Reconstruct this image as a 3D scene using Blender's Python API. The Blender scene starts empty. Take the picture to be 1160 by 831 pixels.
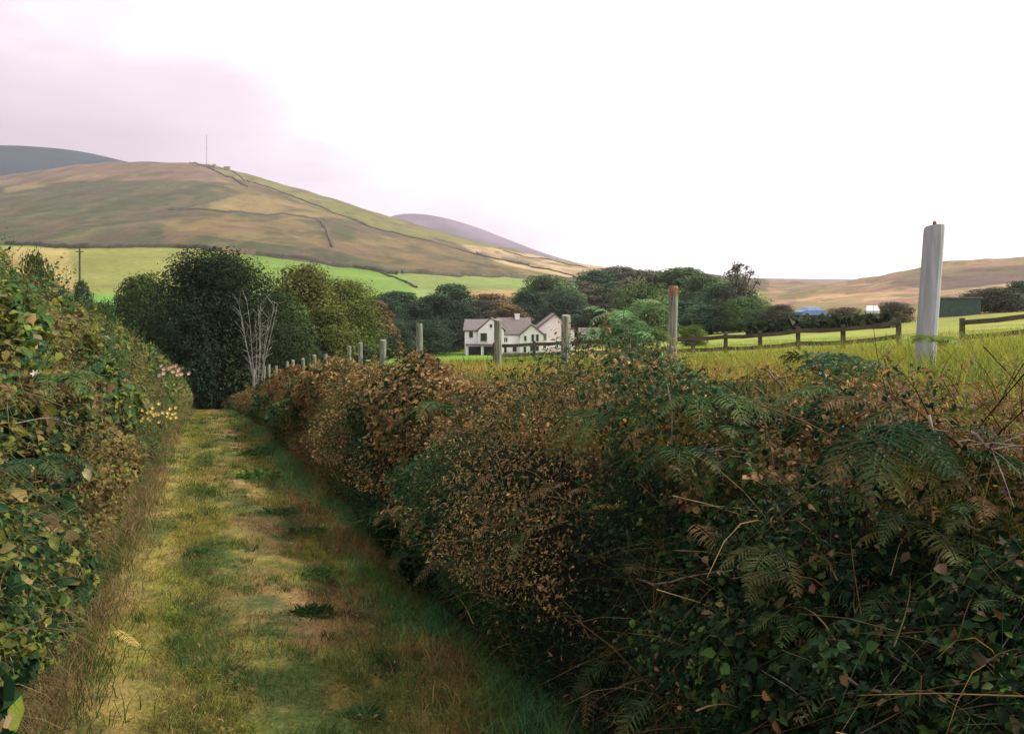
import bpy, math, random
import numpy as np
from mathutils import Vector, Matrix
rng = np.random.default_rng(7)
PI_ = math.pi
random.seed(7)
SC = bpy.context.scene
COL = SC.collection
F = 900.0; CX = 580.0; HY = 340.0          # focal length, centre and horizon in photo pixels (used to survey the place)

# ------------------------------------------------------------------ helpers
def link(o): COL.objects.link(o); return o
def tag(o, label=None, cat=None, group=None, kind=None):
    if label: o['label'] = label
    if cat: o['category'] = cat
    if group: o['group'] = group
    if kind: o['kind'] = kind
    return o
def empty(name, loc, rz=0.0):
    o = bpy.data.objects.new(name, None); o.empty_display_size = .2
    o.location = loc; o.rotation_euler = (0, 0, rz); return link(o)
def mesh_np(name, V, T, mat, cols=None, parent=None, smooth=False, rnd=None):
    V = np.asarray(V, np.float32); T = np.asarray(T, np.int32)
    me = bpy.data.meshes.new(name)
    k = T.shape[1]
    me.vertices.add(len(V)); me.vertices.foreach_set('co', V.ravel())
    me.loops.add(T.size); me.loops.foreach_set('vertex_index', T.ravel())
    me.polygons.add(len(T)); me.polygons.foreach_set('loop_start', np.arange(0, T.size, k, dtype=np.int32))
    if smooth: me.polygons.foreach_set('use_smooth', np.ones(len(T), bool))
    me.update(calc_edges=True)
    if cols is not None:
        a = me.attributes.new('Col', 'FLOAT_COLOR', 'POINT')
        c = np.ones((len(V), 4), np.float32); c[:, :3] = cols
        a.data.foreach_set('color', c.ravel())
    me.materials.append(mat)
    o = bpy.data.objects.new(name, me); link(o)
    if parent: o.parent = parent
    return o
class MB:
    """small polygon builder"""
    def __init__(s): s.v = []; s.f = []
    def add(s, vs, fs):
        b = len(s.v); s.v += [tuple(v) for v in vs]; s.f += [tuple(i + b for i in f) for f in fs]
    def box(s, c, d, rz=0, taper=1.0, jit=0):
        x, y, z = [q / 2 for q in d]; vs = []
        for k, zz in enumerate((-z, z)):
            t = 1 if k == 0 else taper
            for (a, b) in ((-x, -y), (x, -y), (x, y), (-x, y)):
                a *= t; b *= t
                vs.append((c[0] + a * math.cos(rz) - b * math.sin(rz), c[1] + a * math.sin(rz) + b * math.cos(rz), c[2] + zz + (random.uniform(-jit, jit) if jit else 0)))
        s.add(vs, [(3, 2, 1, 0), (4, 5, 6, 7), (0, 1, 5, 4), (1, 2, 6, 5), (2, 3, 7, 6), (3, 0, 4, 7)])
    def tube(s, pts, rad, n=8, cap=True):
        pts = [Vector(p) for p in pts]
        if not hasattr(rad, '__len__'): rad = [rad] * len(pts)
        b = len(s.v); ref = Vector((0.31, 0.95, 0.05)).normalized()
        for i, p in enumerate(pts):
            d = (pts[min(i + 1, len(pts) - 1)] - pts[max(i - 1, 0)]).normalized()
            r = ref if abs(d.dot(ref)) < .95 else Vector((1, 0, 0))
            a = d.cross(r).normalized(); c = d.cross(a)
            for k in range(n):
                t = 2 * math.pi * k / n
                s.v.append(tuple(p + (a * math.cos(t) + c * math.sin(t)) * rad[i]))
        for i in range(len(pts) - 1):
            for k in range(n):
                k2 = (k + 1) % n
                s.f.append((b + i * n + k, b + i * n + k2, b + (i + 1) * n + k2, b + (i + 1) * n + k))
        if cap:
            s.f.append(tuple(b + k for k in range(n))[::-1]); s.f.append(tuple(b + (len(pts) - 1) * n + k for k in range(n)))
    def build(s, name, mat, parent=None, smooth=False):
        me = bpy.data.meshes.new(name); me.from_pydata(s.v, [], s.f)
        if smooth:
            for p in me.polygons: p.use_smooth = True
        me.materials.append(mat); me.update()
        o = bpy.data.objects.new(name, me); link(o)
        if parent: o.parent = parent
        return o

def hash3(ix, iy, iz, seed):
    h = (ix * 374761393 + iy * 668265263 + iz * 2147483647 + seed * 974711) & 0xffffffff
    h = ((h ^ (h >> 13)) * 1274126177) & 0xffffffff
    h = (h ^ (h >> 16)) & 0xffffffff
    return h.astype(np.float64) / 4294967295.0
def vnoise(x, y, z=0.0, seed=0):
    x, y, z = np.broadcast_arrays(np.asarray(x, float), np.asarray(y, float), np.asarray(z, float))
    ix, iy, iz = np.floor(x).astype(np.int64), np.floor(y).astype(np.int64), np.floor(z).astype(np.int64)
    fx, fy, fz = x - ix, y - iy, z - iz
    fx, fy, fz = [f * f * (3 - 2 * f) for f in (fx, fy, fz)]
    r = 0
    for a in (0, 1):
        for b in (0, 1):
            for c in (0, 1):
                w = (fx if a else 1 - fx) * (fy if b else 1 - fy) * (fz if c else 1 - fz)
                r = r + w * hash3(ix + a, iy + b, iz + c, seed)
    return r
def fbm(x, y, z=0.0, seed=0, o=4):
    r = 0; a = .5; t = 0
    for i in range(o):
        r = r + a * vnoise(np.asarray(x) * 2 ** i, np.asarray(y) * 2 ** i, np.asarray(z) * 2 ** i, seed + i * 17); t += a; a *= .5
    return r / t
def sstep(a, b, x):
    t = np.clip((np.asarray(x, float) - a) / (b - a), 0, 1); return t * t * (3 - 2 * t)
def mixc(a, b, t):
    t = np.asarray(t)[..., None]; return np.asarray(a) * (1 - t) + np.asarray(b) * t

# ------------------------------------------------------------------ materials
def nt(name):
    m = bpy.data.materials.new(name); m.use_nodes = True; t = m.node_tree; t.nodes.clear()
    return m, t, t.nodes, t.links
def leaf_mat(name, trans=.25, rough=.55, objcol=True, spec=.08, fine=6.0):
    m, t, N, L = nt(name)
    out = N.new('ShaderNodeOutputMaterial'); b = N.new('ShaderNodeBsdfPrincipled'); tr = N.new('ShaderNodeBsdfTranslucent'); mx = N.new('ShaderNodeMixShader')
    at = N.new('ShaderNodeAttribute'); at.attribute_name = 'Col'
    src = at.outputs['Color']
    if objcol:
        oi = N.new('ShaderNodeObjectInfo'); mm = N.new('ShaderNodeMix'); mm.data_type = 'RGBA'; mm.blend_type = 'MULTIPLY'; mm.inputs[0].default_value = 1
        L.new(src, mm.inputs[6]); L.new(oi.outputs['Color'], mm.inputs[7]); src = mm.outputs[2]
    no = N.new('ShaderNodeTexNoise'); no.inputs['Scale'].default_value = fine; no.inputs['Detail'].default_value = 3
    tc = N.new('ShaderNodeTexCoord'); L.new(tc.outputs['Object'], no.inputs['Vector'])
    mr = N.new('ShaderNodeMapRange'); mr.inputs[1].default_value = .3; mr.inputs[2].default_value = .7; mr.inputs[3].default_value = .7; mr.inputs[4].default_value = 1.3
    L.new(no.outputs['Fac'], mr.inputs[0])
    m2 = N.new('ShaderNodeMix'); m2.data_type = 'RGBA'; m2.blend_type = 'MULTIPLY'; m2.inputs[0].default_value = 1
    L.new(src, m2.inputs[6]); L.new(mr.outputs[0], m2.inputs[7])
    L.new(m2.outputs[2], b.inputs['Base Color']); L.new(m2.outputs[2], tr.inputs['Color'])
    b.inputs['Roughness'].default_value = rough; b.inputs['Specular IOR Level'].default_value = spec
    mx.inputs[0].default_value = trans
    L.new(b.outputs[0], mx.inputs[1]); L.new(tr.outputs[0], mx.inputs[2]); L.new(mx.outputs[0], out.inputs['Surface'])
    return m
def solid(name, c1, c2=None, scale=8.0, rough=.8, bump=.0, stretch=(1, 1, 1), metallic=0, spec=.3, detail=6):
    m, t, N, L = nt(name)
    out = N.new('ShaderNodeOutputMaterial'); b = N.new('ShaderNodeBsdfPrincipled')
    tc = N.new('ShaderNodeTexCoord'); mp = N.new('ShaderNodeMapping'); mp.inputs['Scale'].default_value = stretch
    no = N.new('ShaderNodeTexNoise'); no.inputs['Scale'].default_value = scale; no.inputs['Detail'].default_value = detail; no.inputs['Roughness'].default_value = .65
    L.new(tc.outputs['Object'], mp.inputs[0]); L.new(mp.outputs[0], no.inputs['Vector'])
    cr = N.new('ShaderNodeValToRGB'); cr.color_ramp.elements[0].position = .35; cr.color_ramp.elements[1].position = .68
    cr.color_ramp.elements[0].color = (*c1, 1); cr.color_ramp.elements[1].color = (*(c2 or c1), 1)
    L.new(no.outputs['Fac'], cr.inputs[0]); L.new(cr.outputs[0], b.inputs['Base Color'])
    b.inputs['Roughness'].default_value = rough; b.inputs['Metallic'].default_value = metallic; b.inputs['Specular IOR Level'].default_value = spec
    if bump:
        bp = N.new('ShaderNodeBump'); bp.inputs['Strength'].default_value = bump; bp.inputs['Distance'].default_value = .02
        L.new(no.outputs['Fac'], bp.inputs['Height']); L.new(bp.outputs[0], b.inputs['Normal'])
    L.new(b.outputs[0], out.inputs['Surface'])
    return m
def ground_mat(name, scales=((.35, .25), (3.0, .25), (22.0, .35)), bump=.5, world=True):
    m, t, N, L = nt(name)
    out = N.new('ShaderNodeOutputMaterial'); b = N.new('ShaderNodeBsdfPrincipled')
    at = N.new('ShaderNodeAttribute'); at.attribute_name = 'Col'; src = at.outputs['Color']
    tc = N.new('ShaderNodeTexCoord'); last = None
    for sc, amp in scales:
        no = N.new('ShaderNodeTexNoise'); no.inputs['Scale'].default_value = sc; no.inputs['Detail'].default_value = 5; no.inputs['Roughness'].default_value = .6
        L.new(tc.outputs['Object'], no.inputs['Vector'])
        mr = N.new('ShaderNodeMapRange'); mr.inputs[1].default_value = .3; mr.inputs[2].default_value = .7; mr.inputs[3].default_value = 1 - amp; mr.inputs[4].default_value = 1 + amp
        L.new(no.outputs['Fac'], mr.inputs[0])
        mm = N.new('ShaderNodeMix'); mm.data_type = 'RGBA'; mm.blend_type = 'MULTIPLY'; mm.inputs[0].default_value = 1
        L.new(src, mm.inputs[6]); L.new(mr.outputs[0], mm.inputs[7]); src = mm.outputs[2]; last = no
    L.new(src, b.inputs['Base Color']); b.inputs['Roughness'].default_value = .95; b.inputs['Specular IOR Level'].default_value = .1
    if bump:
        bp = N.new('ShaderNodeBump'); bp.inputs['Strength'].default_value = bump; bp.inputs['Distance'].default_value = .03
        L.new(last.outputs['Fac'], bp.inputs['Height']); L.new(bp.outputs[0], b.inputs['Normal'])
    L.new(b.outputs[0], out.inputs['Surface'])
    return m
M = {}
M['leaf'] = leaf_mat('leaf', .25)
M['tree_leaf'] = leaf_mat('tree_leaf', .22, .6, fine=1.5)
M['grass'] = leaf_mat('grass_blade', .35, .6, fine=9)
M['dry'] = leaf_mat('dry_stem', .05, .8, fine=20)
M['petal'] = leaf_mat('petal', .35, .6, fine=30)
M['ground'] = ground_mat('ground', ((.02, .22), (.35, .22), (5.0, .25)), .3)
M['path'] = ground_mat('path', ((1.2, .22), (7.0, .3), (45.0, .35)), .6)
M['far'] = ground_mat('far_hill', ((.003, .25), (.02, .25)), 0)
M['bark'] = solid('bark', (.035, .028, .02), (.10, .085, .06), 12, .9, .6, (1, 1, .3))
M['pale_bark'] = solid('pale_bark', (.16, .15, .13), (.42, .40, .36), 10, .85, .4, (1, 1, .4))
M['post'] = solid('weathered_post', (.07, .08, .055), (.32, .33, .26), 45, .85, 1, (1, 1, .06))
M['dull_bark'] = solid('dull_bark', (.10, .075, .055), (.27, .22, .17), 40, .9, .4, (1, 1, .3))
M['post_top'] = solid('rusty_brown_wood', (.16, .07, .035), (.34, .17, .09), 30, .9, .6)
M['pale_post'] = solid('pale_grey_post', (.24, .26, .275), (.40, .42, .44), 24, .7, .35, (1, 1, .08), spec=.3)
M['pale_cap'] = solid('pale_cap', (.5, .42, .38), (.72, .62, .58), 25, .7, .3)
M['rail'] = solid('dark_rail', (.04, .032, .026), (.11, .09, .07), 9, .9, .6, (.3, .3, 1))
M['render'] = solid('white_render', (.80, .77, .78), (.90, .87, .88), .8, .85, .1)
M['pinkrender'] = solid('pinkish_render', (.76, .68, .71), (.86, .78, .81), .7, .85, .1)
M['slate'] = solid('roof_slate', (.09, .075, .072), (.18, .145, .14), 3, .7, .3, (1, 1, 3))
M['stone'] = solid('stone', (.16, .14, .12), (.36, .33, .30), 2.0, .9, .5)
M['glass'] = solid('dark_glass', (.012, .014, .018), (.03, .035, .04), 2, .15, 0, spec=.6)
M['dark'] = solid('painted_dark_inside', (.02, .02, .022), (.04, .04, .042), 2, .8)
M['frame'] = solid('window_frame', (.6, .58, .58), (.75, .73, .73), 5, .6)
M['greenshed'] = solid('green_shed', (.02, .05, .04), (.05, .09, .07), 3, .7)
M['bluepaint'] = solid('blue_car_paint', (.07, .13, .30), (.11, .18, .38), 2, .4, spec=.6)
M['whitepaint'] = solid('white_car_paint', (.5, .5, .52), (.6, .6, .62), 2, .3, spec=.6)
M['tyre'] = solid('tyre', (.02, .02, .02), (.04, .04, .04), 9, .9)
M['metal'] = solid('mast_metal', (.25, .25, .27), (.4, .4, .42), 1, .5, metallic=.5)

# ------------------------------------------------------------------ terrain
SL = .39                                     # the lane runs off to the left: X = d*1.073 - SL*Y
LZ = np.array([-20, 0, 3.3, 4.9, 7.3, 9.8, 15.5, 22, 30, 45, 60, 80, 120.])
LH = np.array([-1.2, -1.65, -1.80, -1.96, -2.11, -2.29, -2.76, -3.42, -4.33, -6.25, -8.0, -9.6, -10.5])
def lane_z(Y): return np.interp(Y, LZ, LH)
TX = np.array([-700, -200, 7, 120, 235, 330, 400, 470, 540, 600, 660, 700, 760, 880, 930, 1000, 1060, 1160, 1500, 2100.])
TZ = np.array([4, 8, 15, 30, 60, 100, 140, 200, 300, 450, 700, 1000, 1200, 1600, 2200.])
def n_(z, Y): return HY - F * z / Y
A = []
for x in TX:
    i = lambda xs, ys: float(np.interp(x, xs, ys))
    X4 = [n_(i([235, 600, 760, 1160], [-.7, -.60, -.55, -.43]), 4), n_(i([120, 235, 600, 760, 1160], [-1.2, -1.2, -.88, -.76, -.50]), 8), n_(i([120, 235, 400, 600, 760, 1160], [-1.8, -1.7, -1.4, -1.24, -1.13, -.83]), 15)]
    r30 = i([7, 120, 235, 400, 500, 600, 760, 1160, 1500], [430, 436, 440, 420, 409, 405, 395, 383, 377])
    r60 = i([7, 120, 235, 330, 400, 470, 600, 700, 760, 880, 1000, 1160, 1500], [400, 430, 462, 436, 415, 406, 402, 394, 388, 380, 375, 364, 356])
    r100 = i([7, 120, 235, 330, 400, 540, 600, 700, 760, 880, 1000, 1160, 1500], [385, 400, 425, 420, 410, 403, 402, 392, 385, 374, 366, 354, 340])
    r140 = i([7, 120, 235, 330, 600, 660, 760, 880, 1000, 1160, 1500], [372, 382, 400, 402, 402, 396, 382, 370, 360, 346, 330])
    r200 = i([7, 120, 235, 330, 400, 600, 760, 880, 1000, 1160, 1500], [350, 356, 366, 371, 380, 386, 371, 362, 350, 336, 310])
    r300 = i([7, 120, 235, 400, 540, 760, 880, 930, 1000, 1060, 1160, 1500], [318, 322, 326, 338, 350, 352, 348, 343, 335, 326, 318, 285])
    r450 = i([-700, 7, 120, 235, 330, 400, 470, 540, 600, 760, 880, 930, 1000, 1060, 1160, 1500], [285, 278, 277, 280, 291, 303, 315, 322, 327, 338, 336, 326, 312, 299, 287, 262])
    r700 = i([-700, 7, 120, 235, 330, 400, 470, 540, 600, 700, 880, 930, 1160], [255, 247, 241, 243, 258, 275, 290, 303, 312, 322, 328, 326, 322])
    r1000 = i([-700, 7, 120, 235, 330, 400, 470, 540, 600, 700, 930, 1160], [225, 214, 203, 202, 226, 246, 266, 284, 296, 310, 321, 322])
    r1200 = i([-700, -200, 7, 60, 120, 180, 235, 260, 330, 400, 470, 540, 600, 660, 700, 800, 880, 930, 1160], [230, 212, 197, 187, 180, 179, 182, 189, 208, 230, 252, 272, 285, 297, 303, 308, 317, 320, 322])
    A.append(X4 + [r30, r60, r100, r140, r200, r300, r450, r700, r1000, r1200, r1200 + 14, r1200 + 40])
A = np.array(A)                                                  # [x, z] rows of sight lines surveyed at each distance
Hh = -(A - HY) / F * TZ[None, :]
GX = np.linspace(-700, 2100, 281); GL = np.linspace(math.log(4), math.log(2200), 260)
B1 = np.array([np.interp(GX, TX, Hh[:, j]) for j in range(len(TZ))]).T
B2 = np.array([np.interp(GL, np.log(TZ), B1[i]) for i in range(len(GX))])
def blur(a, n, ax):
    k = np.ones(n) / n
    p = [(0, 0), (0, 0)]; p[ax] = (n // 2, n // 2)
    return np.apply_along_axis(lambda r: np.convolve(r, k, 'valid'), ax, np.pad(a, p, mode='edge'))
for _ in range(2): B2 = blur(blur(B2, 5, 0), 7, 1)
def table_z(X, Y):
    Y = np.maximum(np.asarray(Y, float), 4.0); px = CX + F * np.asarray(X) / Y
    a = np.clip((px - GX[0]) / (GX[1] - GX[0]), 0, len(GX) - 1.001); b = np.clip((np.log(Y) - GL[0]) / (GL[1] - GL[0]), 0, len(GL) - 1.001)
    ia, ib = a.astype(int), b.astype(int); fa, fb = a - ia, b - ib
    return (B2[ia, ib] * (1 - fa) + B2[ia + 1, ib] * fa) * (1 - fb) + (B2[ia, ib + 1] * (1 - fa) + B2[ia + 1, ib + 1] * fa) * fb
PD = np.array([-6, -2.5, -1.7, -1.2, -.78, 1.38, 1.56, 1.9, 2.3, 2.9, 8]); PH = np.array([1.0, 1.0, .8, .4, 0, 0, .22, .88, 1.12, 1.2, 1.28])
def rise(Y): return 1 + .07 * (1 - sstep(3.5, 10, Y)) - .42 * sstep(10, 34, Y)
def riseL(Y): return 1 + .12 * (1 - sstep(5, 10, Y))
def height(X, Y):
    X = np.asarray(X, float); Y = np.asarray(Y, float)
    d = (X + SL * Y) / 1.073
    lz = lane_z(Y)
    near = lz + np.interp(d, PD, PH) * np.where(d > 0, rise(Y), 1.0)
    far = table_z(X, Y) + (fbm(X / 40, Y / 40, seed=3) - .5) * np.clip((Y - 150) / 40, 0, 8) + (fbm(X / 3, Y / 3, seed=5) - .5) * .12
    w = np.maximum(sstep(2.6, 5.5, d), sstep(-2.8, -8, d) if False else sstep(2.8, 9.0, -d))
    w = np.maximum(w, sstep(42, 75, Y))
    return near * (1 - w) + far * w
def hz(x, y): return float(height(np.array([x]), np.array([y]))[0])
def at(px, Y, dz=0.0):
    X = (px - CX) / F * Y; return Vector((X, Y, hz(X, Y) + dz))
def pix(px, py, Y):
    return Vector(((px - CX) / F * Y, Y, -(py - HY) / F * Y))
def hit(px, py, y0=200, y1=1300):
    Y = np.linspace(y0, y1, 1500); X = (px - CX) / F * Y; z = height(X, Y); r = -(py - HY) / F * Y
    k = np.nonzero(z >= r)[0]
    i = k[0] if len(k) else int(np.argmin(r - z))
    return Vector((X[i], Y[i], z[i]))
def inpoly(px, py, poly):
    r = np.zeros(np.shape(px), bool); n = len(poly)
    for i in range(n):
        (x1, y1), (x2, y2) = poly[i], poly[(i + 1) % n]
        c = ((y1 > py) != (y2 > py)) & (px < (x2 - x1) * (py - y1) / ((y2 - y1) if y2 != y1 else 1e-9) + x1)
        r ^= c
    return r
def lane_col(X, Y):
    d = (X + SL * Y) / 1.073; s = Y
    g = fbm(d * 2.2, s * .55, seed=11); g2 = fbm(d * 5, s * 2.5, seed=12)
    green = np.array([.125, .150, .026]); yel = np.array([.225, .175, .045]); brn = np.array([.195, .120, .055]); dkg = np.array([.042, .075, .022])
    c = mixc(np.broadcast_to(yel, g.shape + (3,)), green, sstep(.45, .66, g) * .85)
    c = mixc(c, brn, sstep(.40, .56, fbm(d * 1.6 + 9, s * .8, seed=13)) * sstep(-.2, .5, d) * .95)
    c = mixc(c, brn, sstep(.5, .62, g2) * .4)
    c = mixc(c, green * 1.1, np.exp(-((d + .15) / .28) ** 2) * sstep(3, 9, s) * .4)       # grass between the worn wheel lines
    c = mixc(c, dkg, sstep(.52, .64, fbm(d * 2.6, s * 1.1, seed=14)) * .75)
    c = mixc(c, dkg, sstep(.75, 1.35, d) * .55)  # right edge darkened: the bank's shade put into the lane colour
    g5 = fbm(d * 11, s * 9, seed=17, o=3); c = mixc(c, dkg, sstep(.52, .66, g5) * .45); c = mixc(c, np.array([.21, .16, .06]), sstep(.55, .7, fbm(d * 9 + 4, s * 8, seed=18, o=3)) * .4)
    return c
def ground_col(X, Y, Z):
    px = CX + F * X / np.maximum(Y, 1); py = HY - F * Z / np.maximum(Y, 1)
    jx = px + (fbm(X / 60, Y / 60, seed=21) - .5) * 14; jy = py + (fbm(X / 60, Y / 60, seed=22) - .5) * 5
    d = (X + SL * Y) / 1.073
    yf = 1 / np.where(Y > 280, 3.2, 1.0); n1 = fbm(X / 30, Y / 30 * yf, seed=31); n2 = fbm(X / 7, Y / 7, seed=32); n3 = fbm(X / 1.2, Y / 1.2, seed=33)
    f = lambda c: np.broadcast_to(np.array(c), n1.shape + (3,))
    # near fields
    c = mixc(f((.17, .22, .035)), (.21, .20, .045), sstep(.4, .65, n3 * .5 + n2 * .5))
    c = mixc(c, (.26, .155, .045), sstep(7, 2.5, d) if False else (1 - sstep(3.0, 6.5, d)) * sstep(.4, .6, n3) * .8)
    c = mixc(c, (.09, .20, .02), ((px < 620) & (Y > 14)) * .8)
    # bank soil
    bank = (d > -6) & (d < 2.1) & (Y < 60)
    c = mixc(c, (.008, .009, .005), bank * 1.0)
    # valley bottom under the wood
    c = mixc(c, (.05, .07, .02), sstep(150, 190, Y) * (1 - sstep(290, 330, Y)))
    # right side rough ground
    rt = (px > 860) & (Y > 100)
    c = mixc(c, mixc(f((.20, .15, .05)), (.12, .14, .04), sstep(.4, .6, n2)), rt * 1.0)
    # moor
    n4 = fbm(X / 16, Y / 60, seed=47); n5 = fbm(X / 6, Y / 24, seed=48)
    heath = mixc(f((.17, .12, .06)), (.06, .065, .038), sstep(.38, .6, n1))
    heath = mixc(heath, (.14, .085, .075), sstep(.5, .66, fbm(X / 90, Y / 220, seed=41)) * .8)
    heath = mixc(heath, (.05, .075, .035), sstep(.5, .62, n2) * .5)
    my = np.interp(px, [-700, 7, 60, 200, 300, 400, 470, 600, 880], [280, 277, 281, 281, 290, 303, 311, 316, 330])
    moor = (Y > 300) & (jy < my) & (px < 900)
    c = mixc(c, heath, moor * 1.0)
    dark = np.array([.058, .072, .042]); tan = np.array([.25, .185, .09]); pale = np.array([.46, .35, .22]); grn = np.array([.17, .17, .055]); mauve = np.array([.19, .125, .115])
    def reg(poly, col, a=1.0):
        nonlocal c
        k = inpoly(jx, jy, poly) & (Y > 150)
        c = mixc(c, col, k * a)
    reg([(-300, 230), (60, 205), (200, 205), (270, 225), (235, 240), (180, 258), (200, 279), (-300, 279)], dark, .9)
    reg([(-300, 190), (60, 180), (235, 178), (300, 212), (200, 203), (60, 205), (-300, 235)], mauve, .75)
    reg([(7, 212), (60, 203), (110, 197), (112, 201), (60, 208), (7, 219)], tan, .7)
    reg([(238, 181), (330, 205), (420, 236), (540, 270), (620, 290), (560, 284), (440, 262), (330, 225), (250, 195)], grn, .85)
    reg([(240, 200), (330, 228), (400, 248), (330, 245), (215, 236), (270, 220)], tan * .9, .75)
    reg([(180, 250), (210, 246), (340, 250), (362, 262), (358, 281), (300, 276), (200, 262)], tan * .72, .8)
    reg([(372, 252), (440, 268), (540, 290), (560, 306), (470, 306), (400, 296), (375, 276)], tan * .62, .6)
    reg([(368, 248), (410, 256), (440, 272), (380, 270)], dark, .6)
    reg([(290, 281), (380, 284), (470, 308), (590, 308), (600, 316), (470, 312), (400, 303), (300, 290)], dark, .8)
    reg([(520, 277), (600, 287), (700, 303), (700, 314), (640, 314), (560, 296)], pale, .85)
    reg([(560, 296), (640, 314), (600, 314), (540, 292)], tan, .6)
    mot = (moor & (Y > 300)) * 1.0
    c = mixc(c, np.array([.05, .055, .033]), mot * sstep(.48, .66, n4) * .6)
    c = mixc(c, np.array([.24, .17, .10]), mot * sstep(.54, .72, n5) * .28)
    c = mixc(c, np.array([.14, .085, .075]), mot * sstep(.5, .68, fbm(X / 20, Y / 70, seed=49)) * .4)
    c = c * (1 - .28 * mot[..., None]) * (1 + mot[..., None] * (np.array([1.06, 1.05, .86]) - 1))
    # enclosed fields below the moor
    reg([(-300, 277), (60, 281), (95, 283), (92, 335), (-300, 345)], (.27, .20, .075), .85)
    reg([(80, 281), (230, 281), (240, 345), (88, 332)], (.15, .16, .04), 1)
    reg([(280, 287), (300, 290), (400, 303), (445, 313), (470, 330), (440, 345), (280, 345)], (.11, .18, .03), 1)
    reg([(452, 309), (600, 315), (605, 335), (570, 345), (480, 345)], (.14, .18, .05), 1)
    reg([(530, 327), (600, 328), (590, 345), (520, 345)], (.26, .16, .07), .7)
    reg([(-300, 332), (130, 334), (130, 352), (-300, 350)], (.09, .2, .03), 1)
    # right hill
    rh = (px > 870) & (Y > 180)
    hill = mixc(f((.22, .155, .085)), (.20, .11, .09), sstep(.42, .6, fbm(X / 25, Y / 12, seed=44)))
    c = mixc(c, hill, rh * sstep(352, 344, jy) if False else rh * (1 - sstep(344, 352, jy)))
    n6 = fbm(X / 5, Y / 11, seed=52); n7 = fbm(X / 14, Y / 40, seed=53); rm = rh * (1 - sstep(344, 352, jy))
    reg([(1040, 308), (1170, 300), (1400, 296), (1400, 324), (1160, 322), (1080, 330), (1000, 322)], (.10, .068, .062), .9)
    reg([(900, 333), (1060, 330), (1160, 318), (1160, 330), (1000, 341), (900, 343)], (.32, .22, .11), .8)
    reg([(930, 312), (1400, 270), (1400, 290), (1160, 294), (960, 318)], (.24, .165, .10), .7)
    c = mixc(c, np.array([.07, .06, .04]), rm * sstep(.50, .64, n6) * .6); c = mixc(c, np.array([.13, .12, .05]), rm * sstep(.48, .62, n7) * .55)
    return c

us = np.concatenate([np.linspace(-1.75, -.9, 60)[:-1], np.linspace(-.9, .9, 420), np.linspace(.9, 1.75, 60)[1:]])
q = np.exp(np.linspace(math.log(13), math.log(1625), 900)) - 25.0
UU, QQ = np.meshgrid(us, q)
GXX = (UU * (QQ + 25)); GYY = QQ
GZZ = height(GXX, GYY)
gcol = ground_col(GXX.ravel(), GYY.ravel(), GZZ.ravel())
nr, nc = GXX.shape
idx = np.arange(nr * nc).reshape(nr, nc)
quads = np.stack([idx[:-1, :-1], idx[:-1, 1:], idx[1:, 1:], idx[1:, :-1]], -1).reshape(-1, 4)
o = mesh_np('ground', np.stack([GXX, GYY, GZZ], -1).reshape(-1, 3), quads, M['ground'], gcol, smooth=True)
tag(o, 'rolling fields and heather covered moorland hill', kind='structure')

# the lane: its own sheet just above the ground
ps = np.concatenate([np.linspace(-6, 12, 500), np.linspace(12, 52, 420)[1:]]); pd = np.linspace(-.84, 1.44, 64)
DD, SS = np.meshgrid(pd, ps)
PX = DD * 1.073 - SL * SS
bumpy = (fbm(DD * 3, SS * 3, seed=51) - .5) * .05 * np.clip(np.minimum(DD + .84, 1.44 - DD) * 4, 0, 1)
rut = -.035 * (np.exp(-((DD + .05) / .2) ** 2) + np.exp(-((DD - .85) / .2) ** 2))
PZ = lane_z(SS) + .045 + bumpy + rut
nr, nc = PX.shape; idx = np.arange(nr * nc).reshape(nr, nc)
quads = np.stack([idx[:-1, :-1], idx[:-1, 1:], idx[1:, 1:], idx[1:, :-1]], -1).reshape(-1, 4)
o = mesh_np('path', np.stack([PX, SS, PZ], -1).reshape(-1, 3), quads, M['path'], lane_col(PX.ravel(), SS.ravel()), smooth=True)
tag(o, 'grassy farm lane running downhill between two banks', kind='structure')

# distant hills
def far_hill(name, label, pts, Y0, Yc, Y1, col, amp):
    xs = np.linspace(pts[0][0], pts[-1][0], 160); cy = np.interp(xs, [p[0] for p in pts], [p[1] for p in pts])
    k = np.ones(5) / 5; cy = np.convolve(np.pad(cy, 2, mode='edge'), k, 'valid')
    Ys = np.linspace(Y0, Y1, 60); top = -(cy - HY) / F * Yc
    prof = np.where(Ys < Yc, np.sin(np.clip((Ys - Y0) / (Yc - Y0), 0, 1) * math.pi / 2), np.cos(np.clip((Ys - Yc) / (Y1 - Yc), 0, 1) * math.pi / 2))
    Xm = (xs[None, :] - CX) / F * Yc * np.ones((60, 1)); Ym = Ys[:, None] * np.ones((1, 160))
    Zm = -60 + (top[None, :] + 60) * prof[:, None] + (fbm(Xm / 300, Ym / 300, seed=61) - .5) * amp
    n1 = fbm(Xm / 200, Ym / 200, seed=62)
    c = mixc(np.broadcast_to(np.array(col), n1.shape + (3,)), np.array(col) * .6, sstep(.4, .6, n1)).reshape(-1, 3)
    idx = np.arange(60 * 160).reshape(60, 160)
    qd = np.stack([idx[:-1, :-1], idx[:-1, 1:], idx[1:, 1:], idx[1:, :-1]], -1).reshape(-1, 4)
    o = mesh_np(name, np.stack([Xm, Ym, Zm], -1).reshape(-1, 3), qd, M['far'], c, smooth=True)
    tag(o, label, kind='structure')
far_hill('hills', 'dark blue green forested ridge behind the moor at the far left', [(-900, 175), (-300, 160), (7, 168), (60, 170), (110, 176), (150, 186), (220, 205), (300, 240), (420, 330)], 1500, 2100, 2700, (.006, .026, .036), 10)
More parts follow.
